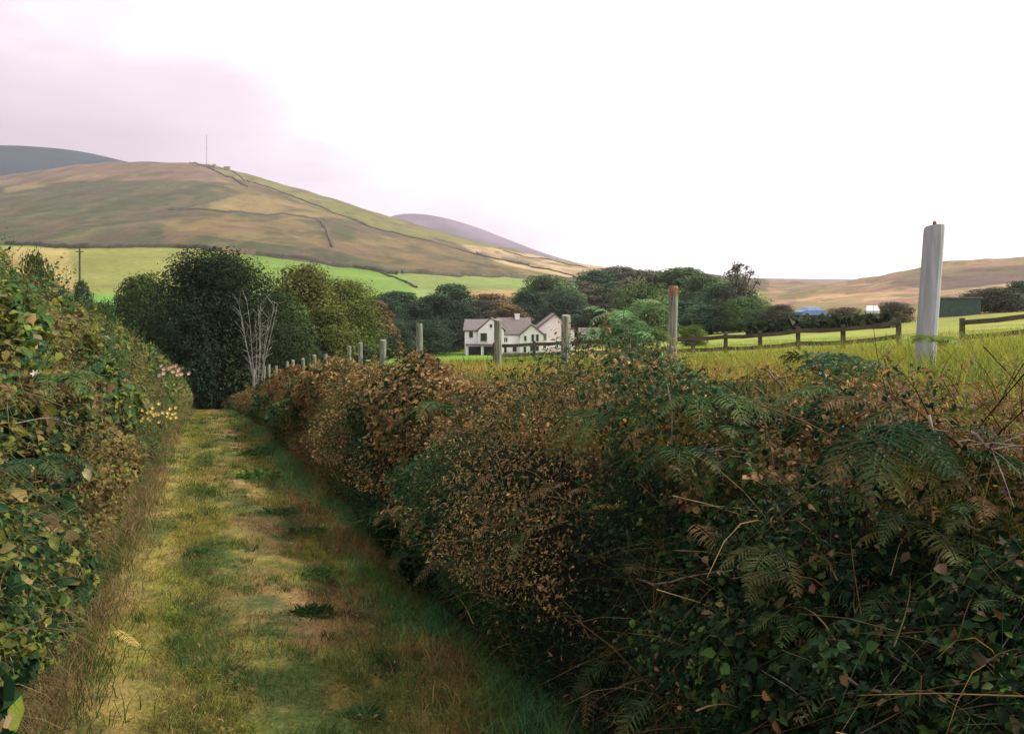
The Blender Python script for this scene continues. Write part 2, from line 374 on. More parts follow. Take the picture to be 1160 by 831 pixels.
far_hill('hills', 'pale purple hill beyond the moor ridge', [(300, 335), (400, 270), (440, 246), (470, 242), (500, 246), (540, 258), (585, 276), (640, 296), (720, 312), (900, 316), (1200, 321), (1900, 328)], 2600, 3600, 4600, (.10, .07, .10), 10)

# ------------------------------------------------------------------ leaf / blade generators (numpy)
def unit(v): return v / np.maximum(np.linalg.norm(v, axis=-1, keepdims=True), 1e-9)
def leaf_geo(P, Nrm, size, col, aspect=.62, fold=.22, six=False, T=None, curl=.15):
    n = len(P); size = np.asarray(size)[:, None] * np.ones((n, 1))
    Nn = unit(Nrm)
    R = rng.normal(size=(n, 3)) if T is None else T
    T = unit(R - (R * Nn).sum(-1, keepdims=True) * Nn); S = np.cross(Nn, T)
    w = size * aspect * .5
    if not six:
        b = P - T * size * .5; tip = P + T * size * .5 - Nn * size * curl; l = P + S * w + Nn * size * fold * .5; r = P - S * w + Nn * size * fold * .5
        V = np.stack([b, l, tip, r], 1).reshape(-1, 3); k = np.arange(n)[:, None] * 4
        Tt = np.concatenate([k + np.array([[0, 2, 1]]), k + np.array([[0, 3, 2]])]); m = 4
    else:
        b = P - T * size * .5; mid = P; tip = P + T * size * .5 - Nn * size * curl
        f = Nn * size * fold * .5
        l1 = P - T * size * .2 + S * w + f; l2 = P + T * size * .15 + S * w * .8 + f * .8; r1 = P - T * size * .2 - S * w + f; r2 = P + T * size * .15 - S * w * .8 + f * .8
        V = np.stack([b, mid, tip, l1, l2, r1, r2], 1).reshape(-1, 3); k = np.arange(n)[:, None] * 7
        Tt = np.concatenate([k + np.array([a]) for a in ([0, 1, 3], [3, 1, 4], [4, 1, 2], [0, 5, 1], [5, 6, 1], [6, 2, 1])]); m = 7
    return V, Tt, np.repeat(col, m, 0)
def blade_geo(P, h, w, lean, col, col2=None):
    n = len(P); h = h[:, None]; w = w[:, None]
    a = rng.uniform(0, 2 * math.pi, n); D = np.stack([np.cos(a), np.sin(a), np.zeros(n)], -1)
    a2 = rng.uniform(0, 2 * math.pi, n); Lr = np.stack([np.cos(a2), np.sin(a2), np.zeros(n)], -1) * lean[:, None] * h
    up = np.array([[0, 0, 1.]])
    m1 = P + up * h * .55 + Lr * .35; tip = P + up * h * (1 - .25 * lean[:, None]) + Lr
    V = np.stack([P - D * w * .5, P + D * w * .5, m1 - D * w * .38, m1 + D * w * .38, tip], 1).reshape(-1, 3)
    k = np.arange(n)[:, None] * 5
    T = np.concatenate([k + np.array([x]) for x in ([0, 1, 3], [0, 3, 2], [2, 3, 4])])
    c = np.repeat(col, 5, 0)
    if col2 is not None:
        c = c.reshape(n, 5, 3).copy(); c[:, 4] = col2; c[:, 2:4] = (c[:, 2:4] + col2[:, None]) / 2; c = c.reshape(-1, 3)
    return V, T, c
def stem_geo(P0, D, L, rad, col, sag=.3, seg=5):
    """curved three sided dry stems"""
    n = len(P0); D = unit(D); t = np.linspace(0, 1, seg)
    side = unit(np.cross(D, rng.normal(size=(n, 3))))
    bend = rng.uniform(-.25, .25, n)[:, None]
    pts = P0[:, None] + D[:, None] * (L[:, None] * t)[..., None] + side[:, None] * (bend * L[:, None])[:, None] * (t ** 2)[None, :, None] - np.array([0, 0, 1.]) * (sag * L)[:, None, None] * (t ** 2)[None, :, None]
    up = unit(np.cross(D, side)); rr = rad[:, None] * (1 - .7 * t)[None]
    rings = []
    for k in range(3):
        an = 2 * math.pi * k / 3
        rings.append(pts + (side * math.cos(an) + up * math.sin(an))[:, None] * rr[..., None])
    V = np.stack(rings, 2).reshape(-1, 3)
    base = (np.arange(n) * seg * 3)[:, None]; Q = []
    for s in range(seg - 1):
        for k in range(3):
            k2 = (k + 1) % 3
            Q.append(base + np.array([[s * 3 + k, s * 3 + k2, (s + 1) * 3 + k2]])); Q.append(base + np.array([[s * 3 + k, (s + 1) * 3 + k2, (s + 1) * 3 + k]]))
    return V, np.concatenate(Q), np.repeat(col, seg * 3, 0)
class Acc:
    def __init__(s): s.V = []; s.T = []; s.C = []; s.n = 0
    def add(s, g):
        V, T, C = g; s.V.append(V); s.T.append(T + s.n); s.C.append(C); s.n += len(V); return s
    def build(s, name, mat, parent=None):
        return mesh_np(name, np.concatenate(s.V), np.concatenate(s.T), mat, np.concatenate(s.C), parent)
def jit(col, n, a=.3):
    c = np.broadcast_to(np.asarray(col, float), (n, 3)).copy()
    return np.clip(c * rng.uniform(1 - a, 1 + a, (n, 1)) * rng.uniform(.9, 1.1, (n, 3)), .002, 1)
def powz(n, a, b, p):                                            # density ~ Y^-p
    u = rng.uniform(size=n); e = (1 - p) if abs(1 - p) > 1e-3 else 1e-3
    return (a ** e + u * (b ** e - a ** e)) ** (1 / e)

# palettes
DG = np.array([.010, .030, .010]); MG = np.array([.045, .088, .02]); BG = np.array([.035, .09, .036]); OL = np.array([.10, .105, .03])
BR = np.array([.155, .092, .040]); MV = np.array([.18, .12, .07]); TN = np.array([.26, .185, .09]); OR = np.array([.27, .15, .045]); YG = np.array([.17, .19, .03])

def prot_at(Y, a, tot, out, thr, seed):
    c = fbm(Y * 1.3, a * 1.7, seed=seed, o=3); c2 = fbm(Y * 4.2, a * 4.5, seed=seed + 5, o=3)
    pr = out * sstep(thr - .12, thr + .22, c) + .13 * sstep(.35, .7, c2) + .02
    return pr * (1 - (.55 + .35 * sstep(11, 18, Y)) * sstep(.55, .9, a / tot)) * (.25 + .75 * sstep(.0, .22, a / tot))
def bank_points(n, prof, y0, y1, p, out, thr=.42, seed=70):
    """points in the thickness of the growth on a bank; prof = [(d, h)...] across the lane"""
    prof = np.array(prof); seg = np.linalg.norm(np.diff(prof, axis=0), axis=1); cum = np.concatenate([[0], np.cumsum(seg)])
    Y = powz(n, y0, y1, p); a = rng.uniform(0, cum[-1], n)
    d = np.interp(a, cum, prof[:, 0]); h = np.interp(a, cum, prof[:, 1])
    k = np.clip(np.searchsorted(cum, a) - 1, 0, len(seg) - 1)
    t = np.diff(prof, axis=0)[k]; t = t / np.linalg.norm(t, axis=1, keepdims=True)
    sgn = 1 if prof[0, 0] > 0 else -1
    sn = np.diff(prof, axis=0) / seg[:, None]; sn = np.stack([-sn[:, 1], sn[:, 0]], -1) * sgn       # segment normals, blended round the corners
    vn = np.concatenate([sn[:1], sn[:-1] + sn[1:], sn[-1:]]); vn /= np.linalg.norm(vn, axis=1, keepdims=True)
    fr = (a - cum[k]) / seg[k]; nv_ = vn[k] * (1 - fr)[:, None] + vn[k + 1] * fr[:, None]; nv_ /= np.linalg.norm(nv_, axis=1, keepdims=True)
    nd, nh = nv_[:, 0], nv_[:, 1]
    c = fbm(Y * 1.3, a * 1.7, seed=seed, o=3); c2 = fbm(Y * 4.2, a * 4.5, seed=seed + 5, o=3)
    prot = prot_at(Y, a, cum[-1], out, thr, seed)
    depth = rng.uniform(size=n) ** .45
    off = prot * depth
    dd = d + nd * off; hh = h + nh * off
    lift = 1.0
    X = dd * 1.073 - SL * Y
    Z = lane_z(Y) + hh * (rise(Y) if sgn > 0 else riseL(Y))
    Nn = np.stack([nd, -.25 * np.ones(n), nh + .35], -1)
    return np.stack([X, Y, Z], -1), Nn, a / cum[-1], c, c2, depth, Y

# ------------------------------------------------------------------ right bank growth
RP = [(1.42, 0), (1.50, .28), (1.66, .95), (1.98, 1.19), (2.7, 1.27)]
def bank_hit(px, py, out=.40, inset=.0):
    Y = np.linspace(.9, 30, 6000); X = (px - CX) / F * Y; Z = -(py - HY) / F * Y
    d = (X + SL * Y) / 1.073; h = (Z - lane_z(Y)) / rise(Y)
    prof = np.array(RP); sg = np.diff(prof, axis=0); L_ = np.linalg.norm(sg, axis=1); cum = np.concatenate([[0], np.cumsum(L_)])
    best = np.full(len(Y), 9.0); ba = np.zeros(len(Y)); sgn = np.ones(len(Y))
    for i in range(len(sg)):
        q_ = np.stack([d, h], -1) - prof[i]; t = np.clip((q_ @ sg[i]) / L_[i] ** 2, 0, 1)
        e = q_ - t[:, None] * sg[i]; r = np.linalg.norm(e, axis=1); side = sg[i][0] * e[:, 1] - sg[i][1] * e[:, 0]
        m = r < best; best[m] = r[m]; ba[m] = (cum[i] + t * L_[i])[m]; sgn[m] = np.sign(side)[m]
    pr = prot_at(Y, ba, cum[-1], out, .44, 70) * .85
    k = np.nonzero((best * sgn < pr - inset) & (h > -.05))[0]
    return float(Y[k[0]]) if len(k) else 3.0
def right_bank(n, y0, y1, p, s0, six):
    P, Nn, a, c, c2, dep, Y = bank_points(n, RP, y0, y1, p, .42, .46, 70)
    keep = (rng.uniform(size=n) < np.clip(.9 + 1.6 * sstep(.33, .55, c), 0, 1)) & ~((c2 < .36) & (rng.uniform(size=n) < .5))
    P, Nn, a, c, c2, dep, Y = [v[keep] for v in (P, Nn, a, c, c2, dep, Y)]; n = len(P)
    sp = fbm(Y * .9, a * 1.6, seed=90, o=3) + rng.normal(size=n) * .04
    col = jit(DG * .9, n, .5)
    m = sp > .51; col[m] = jit(BR * 1.25, m.sum(), .4)
    m = (sp > .45) & (sp <= .53); col[m] = jit(MG * .9, m.sum(), .4)
    m = (sp > .60); col[m] = jit(MV * .9, m.sum(), .4)
    m = (a < .52 + (c - .5) * .8) & (rng.uniform(size=n) < np.where(Y < 4, .95, .85)) & (Y < 8); col[m] = jit(DG * .9, m.sum(), .5); m = (a < .5) & (rng.uniform(size=n) < .18); col[m] = jit(MG, m.sum(), .4)  # lower leaves near black: shade of the bank face put into leaf colour
    m = (sp < .40); col[m] = jit(BG * .8, m.sum(), .4)
    top = sstep(.55, .85, a + (c2 - .5) * .5); u = rng.uniform(size=n)
    m = (u < top * .65) & (sp > .41); col[m] = jit(OR * 1.05, m.sum(), .4)
    m = (u > .55) & (u < .55 + top * .25); col[m] = jit(OL, m.sum(), .4)
    farr = sstep(7, 16, Y); m = (u > .2) & (u < .2 + farr * .45) & (a > .35); col[m] = jit(OR * .6, m.sum(), .35)
    m = (Y > 3.2) & (Y < 12) & (a > .18) & (fbm(Y * 1.6, a * 3.2, seed=93, o=3) > .45) & (rng.uniform(size=n) < .75); col[m] = jit(np.array([.30, .20, .085]), m.sum(), .4)
    m = rng.uniform(size=n) < .008; col[m] = jit(TN, m.sum(), .2)
    ss_ = fbm(Y * .8 + 5, a * 2.4, seed=97, o=3)
    size = s0 * (.70 + 1.2 * sstep(.35, .68, ss_)) * rng.uniform(.5, 1.4, n) * np.maximum(1, (Y / 5) ** .62) * np.clip(Y / 3.2, .5, 1)
    return leaf_geo(P, Nn + rng.normal(size=(n, 3)) * .7, size, col, rng.uniform(.35, .75, n)[:, None] * (.6 + .8 * sstep(.3, .7, fbm(Y, a * 3, seed=98, o=2)))[:, None], six=six)
a1 = Acc(); a1.add(right_bank(135000, 1.0, 6, .7, .031, True)); a1.add(right_bank(95000, 6, 50, 1.4, .028, False))
tag(a1.build('undergrowth', M['leaf']), 'tangled brambles and brown leaves covering the right bank', 'undergrowth', kind='stuff')
# left hedge
LP = [(-.74, 0), (-.84, .5), (-1.0, .95), (-1.4, 1.6), (-1.95, 2.2), (-2.7, 2.25)]
def left_hedge(n, y0, y1, p, s0, six, big=False):
    P, Nn, a, c, c2, dep, Y = bank_points(n, LP, y0, y1, p, .34, .44, 170)
    keep = (rng.uniform(size=n) < np.clip(.35 + 1.6 * sstep(.33, .5, c), 0, 1)) & ~((c2 < .36) & (rng.uniform(size=n) < .75))
    P, Nn, a, c, c2, dep, Y = [v[keep] for v in (P, Nn, a, c, c2, dep, Y)]; n = len(P)
    sp = fbm(Y * 1.1, a * 3.0, seed=190, o=3) + rng.normal(size=n) * .04
    col = jit(OL * 1.05, n, .45)
    m = sp > .56; col[m] = jit((BR + OL) * .6, m.sum(), .4)
    m = (sp < .47); col[m] = jit(MG, m.sum(), .4)
    m = (sp < .38); col[m] = jit(BG, m.sum(), .4)
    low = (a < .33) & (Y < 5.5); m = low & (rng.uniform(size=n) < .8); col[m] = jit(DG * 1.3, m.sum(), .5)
    top = sstep(.5, .9, a); u = rng.uniform(size=n)
    m = (u < .22); col[m] = jit(YG * .75, m.sum(), .4)
    m = (u > .95); col[m] = jit(TN * .7, m.sum(), .4)
    farr = sstep(6, 14, Y); m = (u > .5) & (u < .5 + farr * .3); col[m] = jit(OL * 1.3, m.sum(), .3)
    ss_ = fbm(Y * 1.1 + 5, a * 4.4, seed=197, o=3)
    size = s0 * (.4 + 1.5 * sstep(.35, .68, ss_)) * rng.uniform(.5, 1.5, n) * np.maximum(1, (Y / 5) ** .62)
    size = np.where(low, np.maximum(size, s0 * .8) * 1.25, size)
    Nn = Nn * np.array([1, 1, 1.])
    return leaf_geo(P, Nn + rng.normal(size=(n, 3)) * .55, size, col, rng.uniform(.35, .8, n)[:, None], six=six)
hd = empty('hedge', (-1.2, 0, 0)); tag(hd, 'overgrown mixed hedge of brambles and weeds along the left side of the lane', 'hedge')
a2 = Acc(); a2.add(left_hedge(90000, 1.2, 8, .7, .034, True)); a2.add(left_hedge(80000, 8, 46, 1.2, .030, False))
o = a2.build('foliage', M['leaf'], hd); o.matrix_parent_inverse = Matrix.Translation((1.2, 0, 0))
# leafy shoots standing proud of both banks
def shoots(prof, n, y0, y1, p, seed, out, cols, amin=.3, lf=.026, m=11):
    P, Nn, a, c, c2, dep, Y = bank_points(n, prof, y0, y1, p, out, .44, seed)
    k = (a > amin) & ((a < .72) | (prof[0][0] < 0) | (rng.uniform(size=n) < .25)); Y = Y; P, Nn, Y, a = P[k], Nn[k], Y[k], a[k]; n = len(P)
    D = unit(Nn * .45 + rng.normal(size=(n, 3)) * .35 + np.array([0, 0, .9])); Lh = rng.uniform(.12, .42, n) * np.clip(Y / 4, .7, 1.3) * (1 if prof[0][0] < 0 else .7)
    t = np.linspace(.25, 1, m); side = unit(rng.normal(size=(n, 3)))
    Q = P[:, None] + D[:, None] * (Lh[:, None] * t)[..., None] + side[:, None] * (Lh[:, None] * .25 * t ** 2)[..., None] - np.array([0, 0, 1.]) * (.2 * Lh[:, None] * t ** 2)[..., None]
    T = rng.normal(size=(n, m, 3)) + D[:, None] * .6
    ci = rng.integers(0, len(cols), n); col = np.repeat(np.array(cols)[ci] * rng.uniform(.65, 1.35, (n, 1)), m, 0) * rng.uniform(.75, 1.25, (n * m, 1))
    sz = (lf * rng.uniform(.6, 1.4, (n, m)) * (1.25 - .7 * t) * np.maximum(1, (Y / 5) ** .6)[:, None] * rng.uniform(.6, 1.3, (n, 1))).ravel()
    T = T.reshape(-1, 3); Q = (Q.reshape(-1, 3) + unit(T) * (sz * .5)[:, None])
    g = leaf_geo(Q, rng.normal(size=(n * m, 3)) * .6 + np.array([0, -.2, .8]), sz, col, .5, T=T, six=True)
    return g, stem_geo(P, D, Lh, np.full(n, .0014) * np.maximum(1, (Y / 5) ** .6), np.repeat(np.array([[.07, .06, .03]]), n, 0), sag=.2)
g1, g2 = shoots(LP, 2600, 2.0, 40, 1.0, 170, .34, [OL * 1.2, MG, BG, YG * .8, DG * 2], .25, .034); a_ = Acc(); a_.add(g1); a_.add(g2)
o = a_.build('shoots', M['leaf'], hd); o.matrix_parent_inverse = Matrix.Translation((1.2, 0, 0))
g1, g2 = shoots(RP, 2000, 2.0, 40, 1.0, 70, .36, [OL, MG, BR * 1.2, MV, OR * .7, DG * 2], .45, .026); a_ = Acc(); a_.add(g1); a_.add(g2)
tag(a_.build('leafy_undergrowth', M['leaf']), 'leafy shoots of brambles and bracken sticking out of the right bank', 'undergrowth', kind='stuff')
# dry stems inside both
def stems(prof, n, y0, y1, p, seed, out, sgn):
    P, Nn, a, c, c2, dep, Y = bank_points(n, prof, y0, y1, p, out, .42, seed)
    D = Nn * .6 + rng.normal(size=(n, 3)) * .8
    mix = rng.uniform(size=(n, 1))
    col = jit(TN * .8, n, .4) * mix + jit(BR * .6, n, .4) * (1 - mix)
    if sgn > 0: m = (a < .6) & (rng.uniform(size=n) < .75); col[m] *= .35  # lower stems of the right bank darkened, shade painted into their colour
    return stem_geo(P - unit(D) * .15, D, rng.uniform(.12, .55, n) ** 1.0, rng.uniform(.0009, .0028, n) * np.maximum(1, (Y / 5) ** .6), col)
a3 = Acc(); a3.add(stems(RP, 3500, 1.1, 14, .9, 70, .38, 1))
def hanging(prof, n, y0, y1, p, seed, out, colf, Lr=(.12, .4)):
    P, Nn, a, c, c2, dep, Y = bank_points(n, prof, y0, y1, p, out, .44, seed)
    D = Nn * .9 + rng.normal(size=(n, 3)) * .5 + np.array([0, 0, .5])
    return stem_geo(P - unit(D) * .05, D, rng.uniform(*Lr, n), rng.uniform(.0008, .0019, n) * np.maximum(1, (Y / 5) ** .7), colf(Y, a, n), sag=.75, seg=5)
def hangcol(Y, a, n):
    s = fbm(Y * .9, a * 1.6, seed=90, o=3) + rng.normal(size=n) * .07
    col = jit(MG * .9, n, .45); m = s > .47; col[m] = jit(TN * .55, m.sum(), .4); m = s > .56; col[m] = jit(OR * .55, m.sum(), .4)
    m = (a < .55) & (rng.uniform(size=n) < .85) & (Y < 9); col[m] = jit(DG * 1.3, m.sum(), .5)  # low hanging stems near black, bank shade painted into the colour
    return col
a3.add(hanging(RP, 9000, 1.1, 9, .8, 70, .36, hangcol)); a3.add(hanging(RP, 16000, 9, 48, 1.4, 70, .34, hangcol, (.15, .5)))
tag(a3.build('dry_undergrowth', M['dry']), 'dead brown stems and twigs tangled through the right bank', 'dead stems', kind='stuff')
a3 = Acc(); a3.add(stems(LP, 3000, 1.6, 14, .8, 170, .4, -1))
def hangcol2(Y, a, n):
    s = fbm(Y * 1.1, a * 3, seed=190, o=3) + rng.normal(size=n) * .07
    col = jit(OL * 1.2, n, .4); m = s > .5; col[m] = jit(TN * .75, m.sum(), .4); m = s < .43; col[m] = jit(MG, m.sum(), .4)
    return col
a3.add(hanging(LP, 9000, 1.8, 9, .8, 170, .36, hangcol2)); a3.add(hanging(LP, 12000, 9, 44, 1.3, 170, .34, hangcol2, (.15, .5)))
o = a3.build('stems', M['dry'], hd); o.matrix_parent_inverse = Matrix.Translation((1.2, 0, 0))

# ------------------------------------------------------------------ grass
def grass_patch(n, dfun, y0, y1, p, hr, wr, lean, colf, zf=None):
    Y = powz(n, y0, y1, p); d = dfun(n, Y)
    X = d * 1.073 - SL * Y
    Z = height(X, Y) if zf is None else zf(d, Y)
    k = np.maximum(1, (Y / 5) ** .75)
    h = rng.uniform(*hr, n) * np.clip(k ** .15, 1, 1.5); w = rng.uniform(*wr, n) * k
    c, ctip = colf(X, Y, d, n)
    return blade_geo(np.stack([X, Y, Z], -1), h, w, rng.uniform(lean[0], lean[1], n), c, ctip)
def lane_blade_col(X, Y, d, n):
    c = lane_col(X, Y) * rng.uniform(.65, 1.45, (n, 1)) * rng.uniform(.9, 1.1, (n, 3)); return c, c * np.array([1.35, 1.3, 1.15])
ag = Acc()
lz = lambda d, Y: lane_z(Y) + .02
ag.add(grass_patch(110000, lambda n, Y: rng.uniform(-.82, 1.42, n), 2.4, 8, .9, (.015, .055), (.002, .0045), (.4, 1.6), lane_blade_col, lz))
ag.add(grass_patch(60000, lambda n, Y: rng.uniform(-.82, 1.42, n), 8, 46, 1.5, (.02, .06), (.003, .005), (.3, 1.4), lane_blade_col, lz))
# ragged verge at the foot of each bank
def verge_col(X, Y, d, n):
    s = fbm(Y * 1.5, d * 3, seed=301) + rng.normal(size=n) * .07
    c = jit(MG * 1.7, n, .4); m = s > .56; c[m] = jit(BR * 1.1, m.sum(), .4); m = s < .43; c[m] = jit(BG * 1.7, m.sum(), .35)
    return c, c * 1.25
ag.add(grass_patch(26000, lambda n, Y: 1.46 - np.abs(rng.normal(size=n)) * .22, 2.2, 40, 1.1, (.05, .17), (.003, .007), (.3, 1.0), verge_col, lz))
def vergel_col(X, Y, d, n):
    s = fbm(Y * 1.5, d * 3, seed=303) + rng.normal(size=n) * .07
    c = jit(OL * 1.1, n, .4); m = s > .50; c[m] = jit(TN * .75, m.sum(), .4); m = s < .42; c[m] = jit(MG, m.sum(), .35)
    return c, c * 1.25
ag.add(grass_patch(26000, lambda n, Y: -.80 + np.abs(rng.normal(size=n)) * .17, 2.2, 40, 1.1, (.05, .2), (.003, .006), (.3, 1.0), vergel_col, lz))
nc_ = 420; Yc = powz(nc_, 2.4, 30, 1.15); dc = np.where(rng.uniform(size=nc_) < .5, rng.normal(.35, .25, nc_), rng.uniform(-.8, 1.45, nc_)); kk = 55
Yb = np.repeat(Yc, kk); rc = np.repeat(rng.uniform(.02, .09, nc_), kk) * np.maximum(1, (Yb / 5) ** .5)
db = np.repeat(dc, kk) + rng.normal(size=nc_ * kk) * rc; Yb = Yb + rng.normal(size=nc_ * kk) * rc; Xb = db * 1.073 - SL * Yb
cc_ = np.repeat(np.array([MG * 1.1, MG * .8, OL, DG * 2.2, YG * .7])[rng.integers(0, 5, nc_)] * rng.uniform(.7, 1.3, (nc_, 1)), kk, 0) * rng.uniform(.7, 1.3, (nc_ * kk, 1))
hb = np.repeat(rng.uniform(.02, .075, nc_), kk) * rng.uniform(.5, 1.3, nc_ * kk) * np.maximum(1, (Yb / 6) ** .3)
ag.add(blade_geo(np.stack([Xb, Yb, lane_z(Yb) + .03], -1), hb, rng.uniform(.0025, .0055, nc_ * kk) * np.maximum(1, (Yb / 5) ** .8), rng.uniform(.3, 1.5, nc_ * kk), cc_, cc_ * 1.25))
nl = 1600; Yl = powz(nl, 2.4, 14, 1.0); dl = rng.uniform(-.85, 1.5, nl); Pl = np.stack([dl * 1.073 - SL * Yl, Yl, lane_z(Yl) + .06 + rng.uniform(-.01, .01, nl)], -1)
cl = jit(TN * .8, nl, .4); m = rng.uniform(size=nl) < .5; cl[m] = jit(BR, m.sum(), .4)
ag.add(leaf_geo(Pl, rng.normal(size=(nl, 3)) * .4 + np.array([0, 0, 1.]), rng.uniform(.012, .035, nl), cl, .5))
tag(ag.build('grass', M['grass']), 'short trodden yellow green grass and moss growing on the lane', 'grass', kind='stuff')
# tall dry grass on the bank top, greener beyond
def crest_col(X, Y, d, n):
    s = fbm(X * .9, Y * .7, seed=311) + rng.normal(size=n) * .06
    px = CX + F * X / Y
    w = 1 - sstep(2.8, 4.6, d + (s - .5) * 3)
    g = jit(np.array([.235, .26, .045]), n, .3); o_ = jit(np.array([.30, .21, .065]), n, .35); q2 = rng.uniform(size=n) < .3; o_[q2] = jit(OR * .9, q2.sum(), .3)
    c = np.where((rng.uniform(size=n) < w * .6 + .15)[:, None], o_, g)
    m = s < .42; c[m] = jit(MG * 1.2, m.sum(), .35)
    m = (px > 930) & (rng.uniform(size=n) < .55); c[m] = jit(np.array([.24, .27, .045]), m.sum(), .3)
    return c, c * np.array([1.3, 1.25, 1.1])
ag = Acc()
ag.add(grass_patch(90000, lambda n, Y: 1.95 + rng.gamma(2.0, .8, n), 1.6, 9, .6, (.10, .34), (.0025, .006), (.15, .8), crest_col))
ag.add(grass_patch(60000, lambda n, Y: 1.9 + rng.gamma(2.0, .7, n), 9, 60, 1.4, (.12, .34), (.003, .006), (.15, .8), crest_col))
tag(ag.build('tall_grass', M['grass']), 'tall dry orange and yellow grass along the top of the right bank', 'grass', kind='stuff')
def field_col(X, Y, d, n):
    s = fbm(X * .35, Y * .2, seed=321) + rng.normal(size=n) * .06; px = CX + F * X / Y
    c = jit(np.array([.20, .26, .04]), n, .25); m = s > .54; c[m] = jit(np.array([.24, .22, .05]), m.sum(), .3)
    m = (px < 630) & (Y > 14); c[m] = jit(np.array([.085, .18, .02]), m.sum(), .2)
    return c, c * 1.2
Y = powz(90000, 7, 45, 1.01); X = Y * rng.uniform(-.25, .72, len(Y)); d = (X + SL * Y) / 1.073; m = d > 4.2; X, Y, d = X[m], Y[m], d[m]; n = len(X)
k = np.maximum(1, (Y / 5) ** .75); c, c2 = field_col(X, Y, d, n)
ag = Acc(); ag.add(blade_geo(np.stack([X, Y, height(X, Y)], -1), rng.uniform(.03, .10, n), rng.uniform(.0025, .0045, n) * k, rng.uniform(.2, .9, n), c, c2))
tag(ag.build('pasture_grass', M['grass']), 'bright green pasture grass beyond the fence', 'grass', kind='stuff')

# ------------------------------------------------------------------ trees
def limb_tree(mb, base, top, r0, r1, n=7, wob=.08):
    pts = []; L = (Vector(top) - Vector(base)).length
    for i in range(n):
        t = i / (n - 1); p = Vector(base).lerp(Vector(top), t)
        if 0 < i < n - 1: p += Vector((random.uniform(-1, 1), random.uniform(-1, 1), random.uniform(-.3, .3))) * wob * L * .5
        pts.append(p)
    mb.tube(pts, [r0 + (r1 - r0) * (i / (n - 1)) for i in range(n)], 7)
    return pts
def tree_meshes(name, W, lobes, nleaf, leaf, low=.12, seed=0, sparse=False, core=.25):
    """normalised tree, height 1"""
    global rng
    rs = np.random.default_rng(seed); random.seed(seed); mb = MB()
    limb_tree(mb, (0, 0, -.08), (0.01, 0, .62), .035, .012, 7, .06)
    P = []; Nn = []; Cc = []
    cs = []
    for i in range(lobes):
        th = i * 2.4 + rs.uniform(-.5, .5); zt = low + (1 - low) * ((i + .5) / lobes)
        zz = (zt - low) / (1 - low)
        rad = W * .5 * math.sin(math.pi * min(1, .22 + .72 * zz) ** .9) * rs.uniform(.45, .85) * .8
        r = W * rs.uniform(.12, .27) * (1.1 - .45 * zz)
        if sparse: r *= .6
        c = np.array([math.cos(th) * rad, math.sin(th) * rad, min(1 - r * .8, max(low, zt))])
        cs.append((c, r))
        b = rs.uniform(.2, .5)
        limb_tree(mb, (0, 0, min(.6, b * c[2] + .05)), tuple(c), .014, .004, 5, .1)
        if sparse:
            for _ in range(5):
                e = c + rs.normal(size=3) * r; limb_tree(mb, tuple(c), tuple(e), .005, .0015, 4, .12)
    wts = np.array([r * r for _, r in cs]); wts /= wts.sum()
    for (c, r), w in zip(cs, wts):
        m = int(nleaf * w); v = unit(rs.normal(size=(m, 3)))
        g = fbm(v[:, 0] * 2.3 + c[0] * 9, v[:, 1] * 2.3, v[:, 2] * 2.3, seed=seed + 3)
        rr = r * (.45 + 1.1 * g) * np.where(rs.uniform(size=m) < core, rs.uniform(.3, .9, m), rs.uniform(.85, 1.08, m))
        p = c + v * rr[:, None] * np.array([1.15, 1.15, .85])
        P.append(p); Nn.append(v + rs.normal(size=(m, 3)) * .33 + np.array([0, 0, .25]))
        lobe_t = rs.uniform(.62, 1.35)
        Cc.append(np.broadcast_to(np.array([1., 1., 1.]), (m, 3)) * lobe_t * rs.uniform(.72, 1.28, (m, 1)) * rs.uniform(.88, 1.12, (m, 3)))
    P = np.concatenate(P); Nn = np.concatenate(Nn); Cc = np.concatenate(Cc)
    k = P[:, 2] > .01; P, Nn, Cc = P[k], Nn[k], Cc[k]
    sz = leaf * rs.uniform(.6, 1.5, len(P))
    V, T, C = leaf_geo(P, Nn, sz, Cc, .7)
    return mb, V, T, C
PROTO = {}
def proto(key, **kw):
    mb, V, T, C = tree_meshes(key, **kw)
    r = empty('tree', (0, 0, 0))
    tr = mb.build('trunk', M['bark'], r, True); cr = mesh_np('crown', V, T, M['tree_leaf'], C, r)
    PROTO[key] = [r, tr, cr, False]
proto('broad', W=1.0, lobes=40, nleaf=26000, leaf=.023, low=.10, seed=11)
proto('round', W=.85, lobes=30, nleaf=19000, leaf=.026, low=.14, seed=12)
proto('tall', W=.62, lobes=30, nleaf=17000, leaf=.026, low=.16, seed=13)
proto('bushy', W=1.5, lobes=26, nleaf=12000, leaf=.042, low=.06, seed=15)
proto('open', W=1.0, lobes=22, nleaf=2600, leaf=.03, low=.4, seed=14, sparse=True, core=.6)
